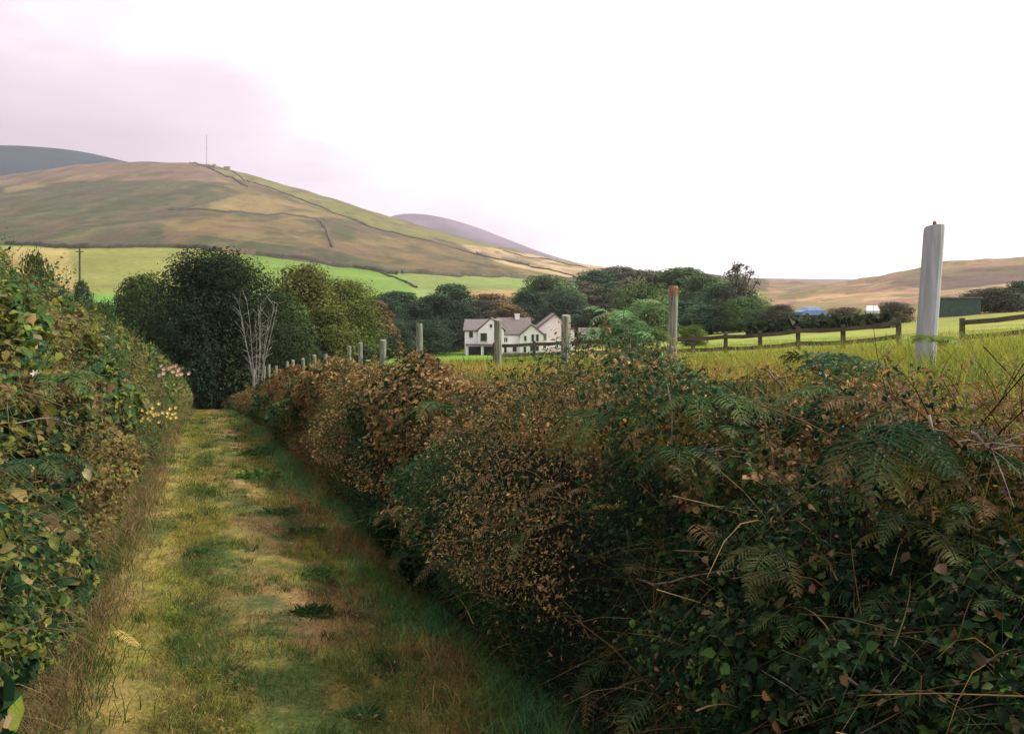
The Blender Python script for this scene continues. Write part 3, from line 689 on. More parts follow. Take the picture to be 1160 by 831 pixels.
def tree(kind, px, py_top, Y, wpx, col, label, name='tree', cat='tree', group=None, dz=0, base_py=None, rz=None):
    p = at(px, Y, dz)
    if base_py is not None: p.z = min(p.z, -(base_py - HY) / F * Y)
    H = -(py_top - HY) / F * Y - p.z
    pr = PROTO[kind]; w0 = {'broad': 1.0, 'round': .85, 'tall': .62, 'bushy': 1.5, 'open': 1.0}[kind]
    W = wpx / F * Y * (1.15 if Y > 60 and kind != 'open' else 1)
    if not pr[3]: r, tr, cr = pr[0], pr[1], pr[2]; pr[3] = True
    else:
        r = pr[0].copy(); link(r); tr = pr[1].copy(); link(tr); tr.parent = r; cr = pr[2].copy(); link(cr); cr.parent = r
    for k in ('group',):
        if k in r: del r[k]
    r.name = name; r.location = p; r.rotation_euler = (0, 0, random.uniform(0, 6.28) if rz is None else rz)
    r.scale = (W / w0, W / w0, H)
    cr.color = (*col, 1); tag(r, label, cat, group)
    return r
# dedicated high detail mesh for the big dark tree
PROTO['dark'] = None
mb, V, T, C = tree_meshes('dark', W=1.0, lobes=60, nleaf=75000, leaf=.013, low=.05, seed=33, core=.3)
p = at(246, 50); H = -(284 - HY) / F * 50 - p.z
bt = empty('tree', p); tag(bt, 'biggest dark tree, at the bottom end of the lane', 'tree')
mb.build('trunk', M['bark'], bt, True); cr = mesh_np('crown', V, T, M['tree_leaf'], C, bt); cr.color = (.021, .032, .013, 1)
bt.scale = (11.3, 9.5, H)
random.seed(3)
G1 = (.055, .085, .024); G2 = (.11, .135, .028); G3 = (.13, .145, .03); G4 = (.03, .055, .028); G5 = (.04, .085, .038); GB = (.15, .10, .045); GP = (.075, .075, .045); GY = (.065, .11, .04)
GD = (.018, .033, .016)
tree('broad', 160, 312, 56, 92, G1, 'mid green tree merging into the left side of the big dark tree')
tree('bushy', 118, 342, 60, 60, G1, 'low green bushy tree behind the hedge left of the big dark tree')
tree('bushy', 92, 318, 120, 26, G4, 'small dark green bush beside the pole in the left field', 'bush', 'bush')
tree('bushy', 60, 322, 110, 40, G4, 'dark green bush left of the pole in the left field', 'bush', 'bush')
tree('round', 215, 345, 46, 70, GD, 'dark low tree in the gap where the lane ends', base_py=468)
tree('broad', 345, 302, 72, 100, (.12, .125, .03), 'olive yellow tree just right of the big dark tree')
tree('round', 318, 330, 66, 70, G1, 'green tree half hidden behind the pale bare stems')
tree('broad', 392, 318, 88, 90, G2, 'yellow green rounded tree, third large crown right of the dark tree')
tree('round', 372, 350, 68, 64, G2, 'light green lower tree above the small fence posts')
tree('round', 335, 372, 60, 56, G1, 'mid green low tree behind the farthest fence posts')
tree('tall', 425, 340, 110, 50, GB, 'brownish tree at the back of the wood left of the house')
wood = [(432, 336, 130, 60, G4), (452, 330, 170, 64, G5), (470, 342, 140, 60, G4), (492, 335, 160, 60, GD), (512, 322, 190, 62, G5), (520, 342, 160, 56, G4), (545, 340, 185, 54, GP), (556, 333, 210, 60, GB), (410, 360, 100, 60, GD), (440, 360, 118, 56, G4), (478, 362, 128, 56, G4), (506, 362, 150, 50, GD), (578, 345, 175, 40, GB), (598, 330, 200, 50, G5), (620, 312, 230, 66, GY), (640, 330, 190, 60, G4), (655, 318, 240, 60, GP), (675, 306, 250, 60, G5), (700, 302, 260, 66, GP), (728, 306, 230, 60, GP), (752, 308, 235, 66, G5), (775, 303, 225, 70, GY), (800, 312, 190, 64, GY), (820, 322, 160, 60, G5), (665, 350, 160, 60, G4), (690, 345, 150, 60, GD), (740, 345, 140, 56, G4), (775, 340, 130, 60, G5), (805, 346, 125, 56, G5), (845, 335, 120, 56, GY), (865, 350, 115, 44, G5), (384, 385, 70, 60, GD), (355, 392, 66, 50, GD)]
kinds = ['broad', 'round', 'tall', 'round', 'broad']
ords = ['first', 'second', 'third', 'fourth', 'fifth', 'sixth', 'seventh', 'eighth', 'ninth', 'tenth', 'eleventh', 'twelfth', 'thirteenth', 'fourteenth', 'fifteenth', 'sixteenth', 'seventeenth', 'eighteenth', 'nineteenth', 'twentieth']
cname = {G1: 'mid green', G2: 'yellow green', G4: 'dark green', G5: 'blue green', GB: 'rusty brown', GP: 'purplish brown', GY: 'grey green', GD: 'very dark green'}
sec = {}
for (px, ty, Y, w, c) in sorted(wood):
    s = 'in the wood left of the white house' if px < 560 else 'in the wood behind the white house' if px < 660 else 'in the wood right of the white house'
    sec.setdefault((s, cname[c]), []).append(px)
for i, (px, ty, Y, w, c) in enumerate(wood):
    s = 'in the wood left of the white house' if px < 560 else 'in the wood behind the white house' if px < 660 else 'in the wood right of the white house'
    l = sec[(s, cname[c])]
    s = s.replace('white ', '')
    lab = f'{ords[l.index(px)]} {cname[c]} tree from the left {s}' if len(l) > 1 else f'the only {cname[c]} tree {s}'
    b_ = random.uniform(.9, 1.15) * (1.55 if px > 600 else 1.15); cc = tuple(v * b_ for v in c)  # right-hand trees brightened: haze and backlight put into the leaf colour
    tree(kinds[i % 5] if w < 58 else kinds[(i * 2) % 5] if i % 5 != 2 else 'round', px, ty, Y, w * 1.15, cc, lab, group='trees of the valley wood')
tree('bushy', 728, 320, 112, 70, (.10, .15, .05), 'light green domed tree behind the tall bracken plant')
tree('open', 838, 297, 122, 66, (.10, .11, .075), 'thin open crowned tree standing above the right end of the wood')
tree('bushy', 912, 352, 95, 44, G4, 'dark bush in front of the blue car', 'bush', 'bush')
tree('bushy', 885, 345, 105, 40, GP, 'brownish bush left of the blue car', 'bush', 'bush')
tree('bushy', 958, 348, 92, 50, (.12, .11, .06), 'olive brown bush between the blue and the white car', 'bush', 'bush')
tree('bushy', 1012, 342, 92, 44, (.09, .085, .05), 'olive bush right of the white car', 'bush', 'bush')
tree('bushy', 1128, 326, 110, 70, (.06, .07, .04), 'dark rounded bush on the slope right of the shed', 'bush', 'bush')
tree('bushy', 1160, 318, 120, 50, (.04, .085, .045), 'green bush at the right edge above the rail fence', 'bush', 'bush')
tree('bushy', 785, 368, 40, 34, (.12, .16, .04), 'low yellow green bush beside the brown topped fence post', 'bush', 'bush')
tree('bushy', 40, 287, 10, 52, (.06, .09, .03), 'leafy sapling rising from the left end of the hedge', 'sapling', 'sapling')
tree('bushy', 708, 354, 5.5, 52, (.17, .29, .13), 'light green bushy shrub wrapped round the tall bracken left of the brown topped post', 'shrub', 'shrub', base_py=425)
tree('bushy', 15, 310, 9, 50, (.05, .085, .04), 'dark green shrub at the left edge of the hedge top', 'shrub', 'shrub')
tree('bushy', 432, 415, 13.2, 46, (.03, .06, .025), 'dark green bush bulging from the right bank below the slim post', 'shrub', 'shrub', base_py=480)
tree('bushy', 648, 414, 7.6, 66, (.05, .11, .05), 'blue green shrub on the bank top below the house', 'shrub', 'shrub', base_py=460)

# pale bare stems in front of the dark tree
sp = empty('bare_sapling', at(292, 41)); tag(sp, 'pale leafless many stemmed sapling in front of the big dark tree', 'sapling')
random.seed(5)
topz = -(338 - HY) / F * 41 - sp.location.z
for k in range(9):
    mb = MB(); dx = (k - 4) * .13 + random.uniform(-.06, .06); h = topz * random.uniform(.8, 1.0)
    pts = [Vector((dx * (.25 + 1.7 * t ** 1.3) + math.sin(t * 7 + k) * .04, random.uniform(-.03, .03), -.1 + h * t)) for t in [i / 7 for i in range(8)]]
    mb.tube(pts, [.026 * (1 - .8 * i / 7) for i in range(8)], 6)
    for j in range(16):
        b = pts[random.randint(2, 7)]; e = b + Vector((random.uniform(-.5, .5), random.uniform(-.3, .3), random.uniform(.1, .7)))
        mb.tube([b, (b + e) / 2 + Vector((0, 0, .03)), e], [.010, .007, .003], 4)
    mb.build('stem', M['pale_bark'], sp, True)

# ------------------------------------------------------------------ hill walls, hedges, mast, huts
def strip(name, label, cat, pts, h, w, col, y0=200, step=1, mat=None, Yfix=None, n_per=1.6):
    V3 = [hit(x, y, y0) if Yfix is None else at(x, Yfix) for x, y in pts]
    if Yfix is None:
        ln = []
        for a_, b_ in zip(V3[:-1], V3[1:]):
            m = max(2, int((b_ - a_).length / 1.5)); ln += [a_.lerp(b_, k / m) for k in range(m)]
        ln.append(V3[-1]); ln = np.array([tuple(v) for v in ln]); m = len(ln)
        t_ = unit(np.gradient(ln[:, :2], axis=0)); nrm = np.stack([-t_[:, 1], t_[:, 0]], -1)
        hh = h * (.55 + .9 * fbm(ln[:, 0] / 5, ln[:, 1] / 5, seed=int(h * 10), o=3)); rows = []
        for off, fz in ((-.5, -.5), (-.45, .55), (-.1, 1.0), (.35, .7), (.5, -.5)):
            xy = ln[:, :2] + nrm * off * w + rng.normal(size=(m, 2)) * .12
            rows.append(np.concatenate([xy, (height(xy[:, 0], xy[:, 1]) + hh * fz)[:, None]], 1))
        V = np.stack(rows, 1).reshape(-1, 3); ix = np.arange(m * 5).reshape(m, 5)
        T = np.stack([ix[:-1, :-1], ix[:-1, 1:], ix[1:, 1:], ix[1:, :-1]], -1).reshape(-1, 4)
        o = mesh_np(name, V, T, M['tree_leaf'], jit(col, len(V), .25)); return tag(o, label, cat, 'walls and hedges across the hill')
    P = []
    for a_, b_ in zip(V3[:-1], V3[1:]):
        L = (b_ - a_).length; m = max(2, int(L * n_per))
        for _ in range(m):
            t = random.random(); p = a_.lerp(b_, t)
            P.append((p.x + random.gauss(0, w * .3), p.y + random.gauss(0, w * .3), random.random() ** .8 * h * random.uniform(.7, 1.1)))
    P = np.array(P); P[:, 2] += height(P[:, 0], P[:, 1])
    V, T, C = leaf_geo(P, rng.normal(size=P.shape) + np.array([0, -.5, .3]), rng.uniform(.5, 1.1, len(P)) * h * .7, jit(col, len(P), .3), .8)
    o = mesh_np(name, V, T, M['tree_leaf'], C); tag(o, label, cat, 'walls and hedges across the hill' if Yfix is None else None)
DW = (.085, .08, .055)
strip('hedgerow', 'long dark field boundary running diagonally down the crest of the moor', 'hedge', [(235, 187), (290, 208), (330, 222), (400, 249), (460, 268), (520, 283), (600, 300)], 1.5, 1.6, DW)
strip('hedgerow', 'dark boundary crossing the middle of the moor above the tan patch', 'hedge', [(190, 238), (260, 241), (330, 244), (366, 249)], 1.7, 1.8, DW)
strip('hedgerow', 'short boundary dropping down the moor at the edge of the tan patch', 'hedge', [(360, 249), (370, 262), (376, 280)], 1.6, 2, DW)
strip('hedgerow', 'dark boundary between the moor and the left green field', 'hedge', [(7, 277), (100, 281), (200, 281), (250, 285)], 2.6, 2.2, DW)
strip('hedgerow', 'boundary between the moor and the green field above the olive trees', 'hedge', [(290, 289), (350, 295), (400, 303), (450, 311)], 2.4, 2.2, DW)
strip('hedgerow', 'boundary between two green fields above the middle wood', 'hedge', [(430, 308), (460, 320), (472, 326)], 1.0, 1.4, DW)
strip('hedgerow', 'boundary along the top of the green field above the house', 'hedge', [(455, 310), (520, 314), (600, 317)], 2.4, 2, DW)
strip('hedgerow', 'upper dark line across the pale tan slope at the right end of the moor', 'hedge', [(570, 284), (640, 299), (700, 308)], 1.4, 1.5, DW)
strip('hedgerow', 'lower dark line across the pale tan slope at the right end of the moor', 'hedge', [(540, 286), (600, 302), (650, 313)], 1.6, 1.5, DW)
strip('hedgerow', 'boundary from the mast down across the upper moor', 'hedge', [(215, 183), (235, 190), (280, 212)], 2.0, 1.5, DW)
strip('hedge', 'clipped dark green hedge behind the rail fence near the cars', 'hedge', [(850, 368), (905, 366), (960, 362), (1010, 358)], 1.3, .8, (.04, .06, .03), Yfix=72, n_per=60)
# mast on the hill top
mp_ = hit(234, 183, 900); top = -(153 - HY) / F * mp_.y
ms = empty('radio_mast', mp_); tag(ms, 'tall thin lattice radio mast on the crest of the moor', 'mast')
mb = MB(); Hm = top - mp_.z
for a_, b_ in ((-1, -1), (1, -1), (1, 1), (-1, 1)): mb.tube([(a_ * .55, b_ * .55, -1), (a_ * .3, b_ * .3, Hm)], .10, 5)
for k in range(14):
    z = k / 14 * Hm; s = -1 if k % 2 else 1
    for y_ in (-.5, .5): mb.tube([(-.5 * s, y_, z), (.5 * s, y_, z + Hm / 14)], .06, 4)
mb.build('lattice_tower', M['metal'], ms)
mb = MB(); mb.tube([(0, 0, Hm), (0, 0, Hm + 3)], .1, 5); mb.build('antenna', M['metal'], ms)
mb = MB(); mb.tube([(0, -.7, Hm * .55), (0, -1.1, Hm * .55)], [.4, .8], 10); mb.build('dish', M['metal'], ms)
for i, (x, w, lab) in enumerate(((243, 4, 'small stone hut just right of the mast on the crest'), (257, 9, 'longer low stone hut farther right of the mast on the crest'))):
    p = hit(x, 189, 900); h_ = empty('hut', p); tag(h_, lab, 'hut', 'huts by the mast')
    mb = MB(); mb.box((0, 0, 1.2), (w, 4, 3.2)); mb.build('wall', M['stone'], h_)
    mb = MB(); mb.add([(-w / 2 - .2, -2.2, 2.8), (w / 2 + .2, -2.2, 2.8), (w / 2 + .2, 2.2, 2.8), (-w / 2 - .2, 2.2, 2.8), (-w / 2, 0, 4.2), (w / 2, 0, 4.2)], [(0, 1, 5, 4), (2, 3, 4, 5), (0, 4, 3), (1, 2, 5), (3, 2, 1, 0)]); mb.build('roof', M['slate'], h_)
# telegraph pole
p = at(90, 130); tp = empty('telegraph_pole', p); tag(tp, 'dark telegraph pole standing in the left field', 'pole')
mb = MB(); mb.tube([(0, 0, -1), (.05, 0, -(281 - HY) / F * 130 - p.z)], [.2, .14], 8); mb.build('pole', M['bark'], tp)
mb = MB(); mb.box((0.05, 0, -(285 - HY) / F * 130 - p.z), (1.3, .12, .14)); mb.build('crossarm', M['bark'], tp)

# ------------------------------------------------------------------ fence posts on the right bank
posts = [(760, 325, 7.7, 11), (641, 357, 9.7, 11), (565, 362, 11.9, 9), (476, 366, 15.3, 8), (433, 385, 17.9, 7), (409, 388, 19.9, 5), (395, 392, 21.2, 4), (368, 401, 24.4, 4.5), (358, 402, 26, 4), (345, 406, 28, 3.5), (333, 408, 30, 3.5), (324, 409, 32, 3), (312, 414, 35, 3), (305, 413, 37.5, 3), (298, 415, 40, 3), (287, 418, 43, 3)]
def post(px, py, Y, w, lab, mat, lean=0, top=None):
    p = at(px, Y); h = -(py - HY) / F * Y - p.z; r = w / F * Y / 2
    e = empty('fence_post', p, random.uniform(-.3, .3)); tag(e, lab, 'fence post', 'fence posts along the right bank')
    mb = MB(); n = 16; V = []
    zs = [-.15, .0, h * .25, h * .5, h * .75, h * .96, h]
    for z in zs:
        rr = r * (1.04 - (.02 if w > 20 else .08) * max(z, 0) / h) * (.975 if z == h and mat is not M['post'] else .92 if z == h else 1)
        for k in range(n):
            t = 2 * math.pi * k / n; g = 1 + .04 * math.sin(k * 2.9 + px) + .03 * math.sin(k * 1.7 + px * 2)
            V.append((math.cos(t) * rr * g + lean * z, math.sin(t) * rr * g, z + (.012 * math.sin(t + px) if z == h else 0)))
    Fc = [(i * n + k, i * n + (k + 1) % n, (i + 1) * n + (k + 1) % n, (i + 1) * n + k) for i in range(len(zs) - 1) for k in range(n)] + [tuple((len(zs) - 1) * n + k for k in range(n))]
    mb.add(V, Fc); mb.build('shaft', mat, e)
    e.rotation_euler = (random.uniform(-.04, .04), random.uniform(-.03, .03), random.uniform(-.3, .3))
    if top:
        mb = MB(); hh = top[1]; mb.tube([(lean * h, 0, h - hh), (lean * h, 0, h - .01), (lean * h, 0, h + .012)], [r * .985, r * .98, r * .8], 12); mb.build('post_top', top[0], e)
    return e
random.seed(9)
for i, (px, py, Y, w) in enumerate(posts):
    lab = ['weathered fence post with a rusty brown top beside the tall bracken', 'grey green fence post standing right in front of the pinkish gable of the house', 'slim grey fence post in front of the left part of the white house', 'grey fence post standing against the dark wood left of the house', 'short pale fence post at the edge of the bright green field'][i] if i < 5 else f'small distant fence post, {ords[i - 5]} of the small ones counting down the lane from the right'
    post(px, py, Y, w, lab, M['post'], random.uniform(-.02, .03), (M['post_top'], .085) if i == 0 else None)
e = post(1046, 256, 5.1, 21, 'tall thick pale grey round post rising against the sky at the right', M['pale_post'], .05, None); e.name = 'strainer_post'; e.rotation_euler = (0, .03, .2)
p0 = e.location; h0 = -(256 - HY) / F * 5.1 - p0.z
mb = MB(); mb.tube([(.05 * h0, 0, h0 + .005), (.05 * h0, 0, h0 + .03), (.05 * h0, 0, h0 + .036)], [.012, .012, .005], 8); mb.build('knob', M['post_top'], e)

# ------------------------------------------------------------------ post and rail fence
pf = empty('rail_fence', (0, 0, 0)); tag(pf, 'dark wooden post and rail fence crossing the field behind the posts', 'fence')
FP = [(560, 25.5, 388), (605, 25, 386), (640, 24.5, 384), (668, 24, 383), (700, 23.5, 381), (745, 22.8, 381), (785, 22.2, 379), (822, 21.6, 377), (861, 21, 375), (904, 20.2, 370), (955, 19.4, 368), (1018, 18.5, 360)]
FP2 = [(1090, 17.5, 360), (1165, 16.8, 352), (1250, 16, 346)]
def railrun(fp):
    tops = []
    for (px, Y, ty) in fp:
        X = (px - CX) / F * Y; zt = -(ty - HY) / F * Y; zb = hz(X, Y)
        mb = MB(); mb.box((X, Y, (zt + zb - .2) / 2), (.10, .09, zt - zb + .2), random.uniform(-.2, .2), .9); mb.build('post', M['rail'], pf)
        tops.append(Vector((X, Y - .08, zt)))
    for a_, b_ in zip(tops[:-1], tops[1:]):
        for off in (.10, .42):
            mb = MB(); d_ = (b_ - a_); L = d_.length; m = (a_ + b_) / 2
            A_ = a_ - Vector((0, 0, off)); B_ = b_ - Vector((0, 0, off)); hh = .052; t = .02
            nv = Vector((-d_.y, d_.x, 0)).normalized() * t
            mid = (A_ + B_) / 2 - Vector((0, 0, .02))
            for s, e_ in ((A_, mid), (mid, B_)):
                vs = []
                for q_ in (s, e_):
                    for (nn, zz) in ((-1, -hh), (1, -hh), (1, hh), (-1, hh)): vs.append(q_ + nv * nn + Vector((0, 0, zz)))
                mb.add(vs, [(3, 2, 1, 0), (4, 5, 6, 7), (0, 1, 5, 4), (1, 2, 6, 5), (2, 3, 7, 6), (3, 0, 4, 7)])
            mb.build('rail', M['rail'], pf)
railrun(FP); railrun(FP2)

# ------------------------------------------------------------------ house
HYD = 138.0; S = HYD / F
def hx(px): return (px - 590) * S
base = pix(590, 402, HYD); base.z = min(base.z, hz(base.x, HYD) + .1)
hs = empty('house', base); tag(hs, 'large white and pink rendered farmhouse with gables in the valley', 'house')
def hzp(py): return -(py - HY) / F * HYD - base.z
def block(x0, x1, y0, y1, eave, mat, z0=-2.5):
    mb = MB(); X0, X1 = hx(x0), hx(x1); mb.box(((X0 + X1) / 2, (y0 + y1) / 2, (hzp(eave) + z0) / 2), (X1 - X0, y1 - y0, hzp(eave) - z0)); return mb.build('wall', mat, hs)
def gable_wall(x0, x1, y0, y1, eave, apex, mat, z0=-2.5):
    X0, X1 = hx(x0), hx(x1); e_, a_ = hzp(eave), hzp(apex); xm = (X0 + X1) / 2
    mb = MB(); mb.add([(X0, y0, z0), (X1, y0, z0), (X1, y0, e_), (xm, y0, a_), (X0, y0, e_), (X0, y1, z0), (X1, y1, z0), (X1, y1, e_), (xm, y1, a_), (X0, y1, e_)],
                      [(0, 1, 2, 3, 4), (9, 8, 7, 6, 5), (0, 4, 9, 5), (1, 6, 7, 2), (4, 3, 8, 9), (3, 2, 7, 8), (0, 5, 6, 1)]); return mb.build('wall', mat, hs)
def roof_y(x0, x1, y0, y1, eave, apex, ov=.3, th=.18):          # ridge runs front to back
    X0, X1 = hx(x0) - ov, hx(x1) + ov; xm = (X0 + X1) / 2; a_ = hzp(apex) + .06; e_ = hzp(eave) - .1; mb = MB()
    for s, Xe in ((0, X0), (1, X1)):
        vs = [(Xe, y0 - ov, e_), (xm, y0 - ov, a_), (xm, y1 + ov, a_), (Xe, y1 + ov, e_)]
        vs += [(v[0], v[1], v[2] + th) for v in vs]
        mb.add(vs, [(0, 1, 2, 3), (7, 6, 5, 4), (0, 4, 5, 1), (1, 5, 6, 2), (2, 6, 7, 3), (3, 7, 4, 0)])
    return mb.build('roof', M['slate'], hs)
def roof_x(x0, x1, y0, y1, eave, apex, ov=.25, th=.18):          # ridge runs left to right
    X0, X1 = hx(x0) - ov, hx(x1) + ov; ym = (y0 + y1) / 2; a_ = hzp(apex); e_ = hzp(eave); mb = MB()
    for Ye in (y0 - ov, y1 + ov):
        vs = [(X0, Ye, e_), (X1, Ye, e_), (X1, ym, a_), (X0, ym, a_)]
        vs += [(v[0], v[1], v[2] + th) for v in vs]
        mb.add(vs, [(3, 2, 1, 0), (4, 5, 6, 7), (0, 1, 5, 4), (1, 2, 6, 5), (2, 3, 7, 6), (3, 0, 4, 7)])
    mb.add([(X0 + ov, y0, e_ - .1), (X0 + ov, y1, e_ - .1), (X0 + ov, ym, a_)], [(0, 1, 2)]); mb.add([(X1 - ov, y0, e_ - .1), (X1 - ov, y1, e_ - .1), (X1 - ov, ym, a_)], [(0, 2, 1)])
    return mb.build('roof', M['slate'], hs)
def window(px, py, w, h, yf, bars=True):
    X, z = hx(px), hzp(py); W_, H_ = w * S, h * S
    mb = MB(); t = .09
    mb.box((X - W_ / 2, yf - .04, z), (t, .12, H_ + t)); mb.box((X + W_ / 2, yf - .04, z), (t, .12, H_ + t)); mb.box((X, yf - .04, z + H_ / 2), (W_ - t, .12, t)); mb.box((X, yf - .06, z - H_ / 2), (W_ - t, .2, t))
    if bars: mb.box((X, yf - .035, z), (.06, .06, H_ - t))
    f = mb.build('window', M['frame'], hs)
    mb = MB(); mb.box((X, yf - .01, z), (W_ - t, .05, H_ - t)); mb.build('pane', M['glass'], f)
block(528, 566, -4, 4, 374, M['render']); roof_x(528, 566, -4, 4, 374, 362.5)
gable_wall(543, 571, -4.6, 0, 373, 360.5, M['render']); roof_y(543, 571, -4.4, 0, 373, 360.5)
window(557, 368, 3.2, 4, -4.6, False); window(535, 377, 4.6, 8.5, -4, False); window(549, 380.5, 7.5, 9.5, -4.6, False); window(562.5, 379.5, 3.6, 8, -4.6)
for (x, w) in ((539.5, 12), (555.5, 11)):
    mb = MB(); X, z = hx(x), hzp(396.5); mb.box((X, -4.62, z), (w * 1.12 * S, .1, 11.5 * S)); g = mb.build('garage_opening', M['dark'], hs)  # solid dark slab on the wall, painting the shade inside the garage
mb = MB(); mb.box((hx(548), -5.1, hzp(388.4)), (hx(566) - hx(529), 1.4, .22)); mb.build('canopy', M['slate'], hs)
for x in (531, 547.4, 564): mb = MB(); mb.box((hx(x), -5.3, hzp(396)), (.35, .35, 14 * S)); mb.build('pier', M['render'], hs)
block(566, 592, -2.2, 4.5, 379, M['render']); r = roof_x(564, 600, -2.2, 5.5, 379, 361)
mb = MB(); mb.box((hx(586), 1.6, hzp(361)), (5.5 * S, .8, 9 * S)); mb.box((hx(586), 1.6, hzp(356.2)), (6.4 * S, .95, .18)); mb.build('chimney', M['render'], r)
window(573, 384, 4, 5, -2.2); window(583, 394, 5, 7, -2.2, False); window(572, 395, 4.5, 7, -2.2, False)
gable_wall(589, 614, -5.2, 3, 378, 367.5, M['render']); roof_y(589, 614, -5.2, 3, 378, 367.5)
for (x, y, w, h) in ((594.5, 381.5, 3, 6), (602.6, 381, 3.4, 8), (607.6, 381, 3.4, 8), (601.5, 392.5, 4, 6), (607.5, 392.5, 4, 6), (594, 394.5, 3.4, 8)): window(x, y, w, h, -5.2, False)
gable_wall(606, 650, -1.5, 9, 374, 356.5, M['pinkrender']); roof_y(606, 650, -1.5, 9, 374, 356.5)
window(617, 381, 3.4, 8, -1.5); window(616.5, 391, 3.4, 6, -1.5)
mb = MB(); mb.box((hx(598), -7.5, hzp(399)), (hx(626) - hx(570), .3, 6 * S)); w_ = mb.build('garden_wall', M['stone'], None); w_.location = base; tag(w_, 'low stone wall in front of the white house', 'wall')
ob = empty('outbuilding', pix(667, 383, 142)); tag(ob, 'low brown roofed outbuilding just right of the house', 'outbuilding')
mb = MB(); mb.box((0, 0, -.6), (3.4, 4, 3.0)); mb.build('wall', M['stone'], ob)
mb = MB(); mb.add([(-1.9, -2.3, .8), (1.9, -2.3, .8), (1.9, 2.3, .8), (-1.9, 2.3, .8), (-1.9, 0, 1.9), (1.9, 0, 1.9)], [(0, 1, 5, 4), (2, 3, 4, 5), (0, 4, 3), (1, 2, 5), (3, 2, 1, 0)]); mb.build('roof', M['slate'], ob)

# shed and cars
p = pix(1080, 346, 108); p.z = min(p.z, hz(p.x, 108) + .1)
sh = empty('shed', p); tag(sh, 'long low dark green shed on the slope behind the tall pale post', 'shed')
zt = -(337 - HY) / F * 108 - p.z
mb = MB(); mb.box((0, 0, zt / 2 - .5), (5.4, 3.5, zt + .8)); mb.build('wall', M['greenshed'], sh)
mb = MB(); mb.box((0, 0, zt), (5.8, 3.9, .16)); mb.build('roof', M['slate'], sh)
def car(px, py_top, Y, rz, paint, lab):
    p = pix(px, py_top, Y); p.z -= 1.2
    e = empty('parked_car', p, rz); e.scale = (.82, .82, .82); tag(e, lab, 'car')
    prof = [(-2.05, .35), (-2.1, .75), (-1.9, .9), (-1.25, .98), (-.75, 1.42), (.75, 1.45), (1.35, 1.0), (2.0, .95), (2.1, .6), (2.05, .35)]
    mb = MB(); n = len(prof); V = []
    for s in (-1, 1):
        for (x, z) in prof: V.append((x, s * (.85 if z < 1.1 else .66), z))
    mb.add(V, [tuple(range(n)), tuple(range(2 * n - 1, n - 1, -1))] + [(i, n + i, n + (i + 1) % n, (i + 1) % n) for i in range(n)])
    mb.build('body', paint, e)
    for s in (-1, 1):
        mb = MB(); mb.add([(-1.1, s * .80, 1.02), (1.2, s * .80, 1.02), (.72, s * .68, 1.38), (-.7, s * .68, 1.36)], [(0, 1, 2, 3)]); mb.build('side_window', M['glass'], e)
    mb = MB(); mb.add([(1.37, -.6, 1.03), (1.37, .6, 1.03), (.82, .56, 1.43), (.82, -.56, 1.43)], [(0, 1, 2, 3)]); mb.build('windscreen', M['glass'], e)
    for x in (-1.3, 1.3):
        for s in (-1, 1):
            mb = MB(); mb.tube([(x, s * .72, .32), (x, s * .9, .32)], .32, 16); mb.build('wheel', M['tyre'], e)
car(918, 347.5, 90, .35, M['bluepaint'], 'blue car parked behind the bushes at the right')
car(988, 346, 92, 1.2, M['whitepaint'], 'white car parked behind the bushes, seen end on')

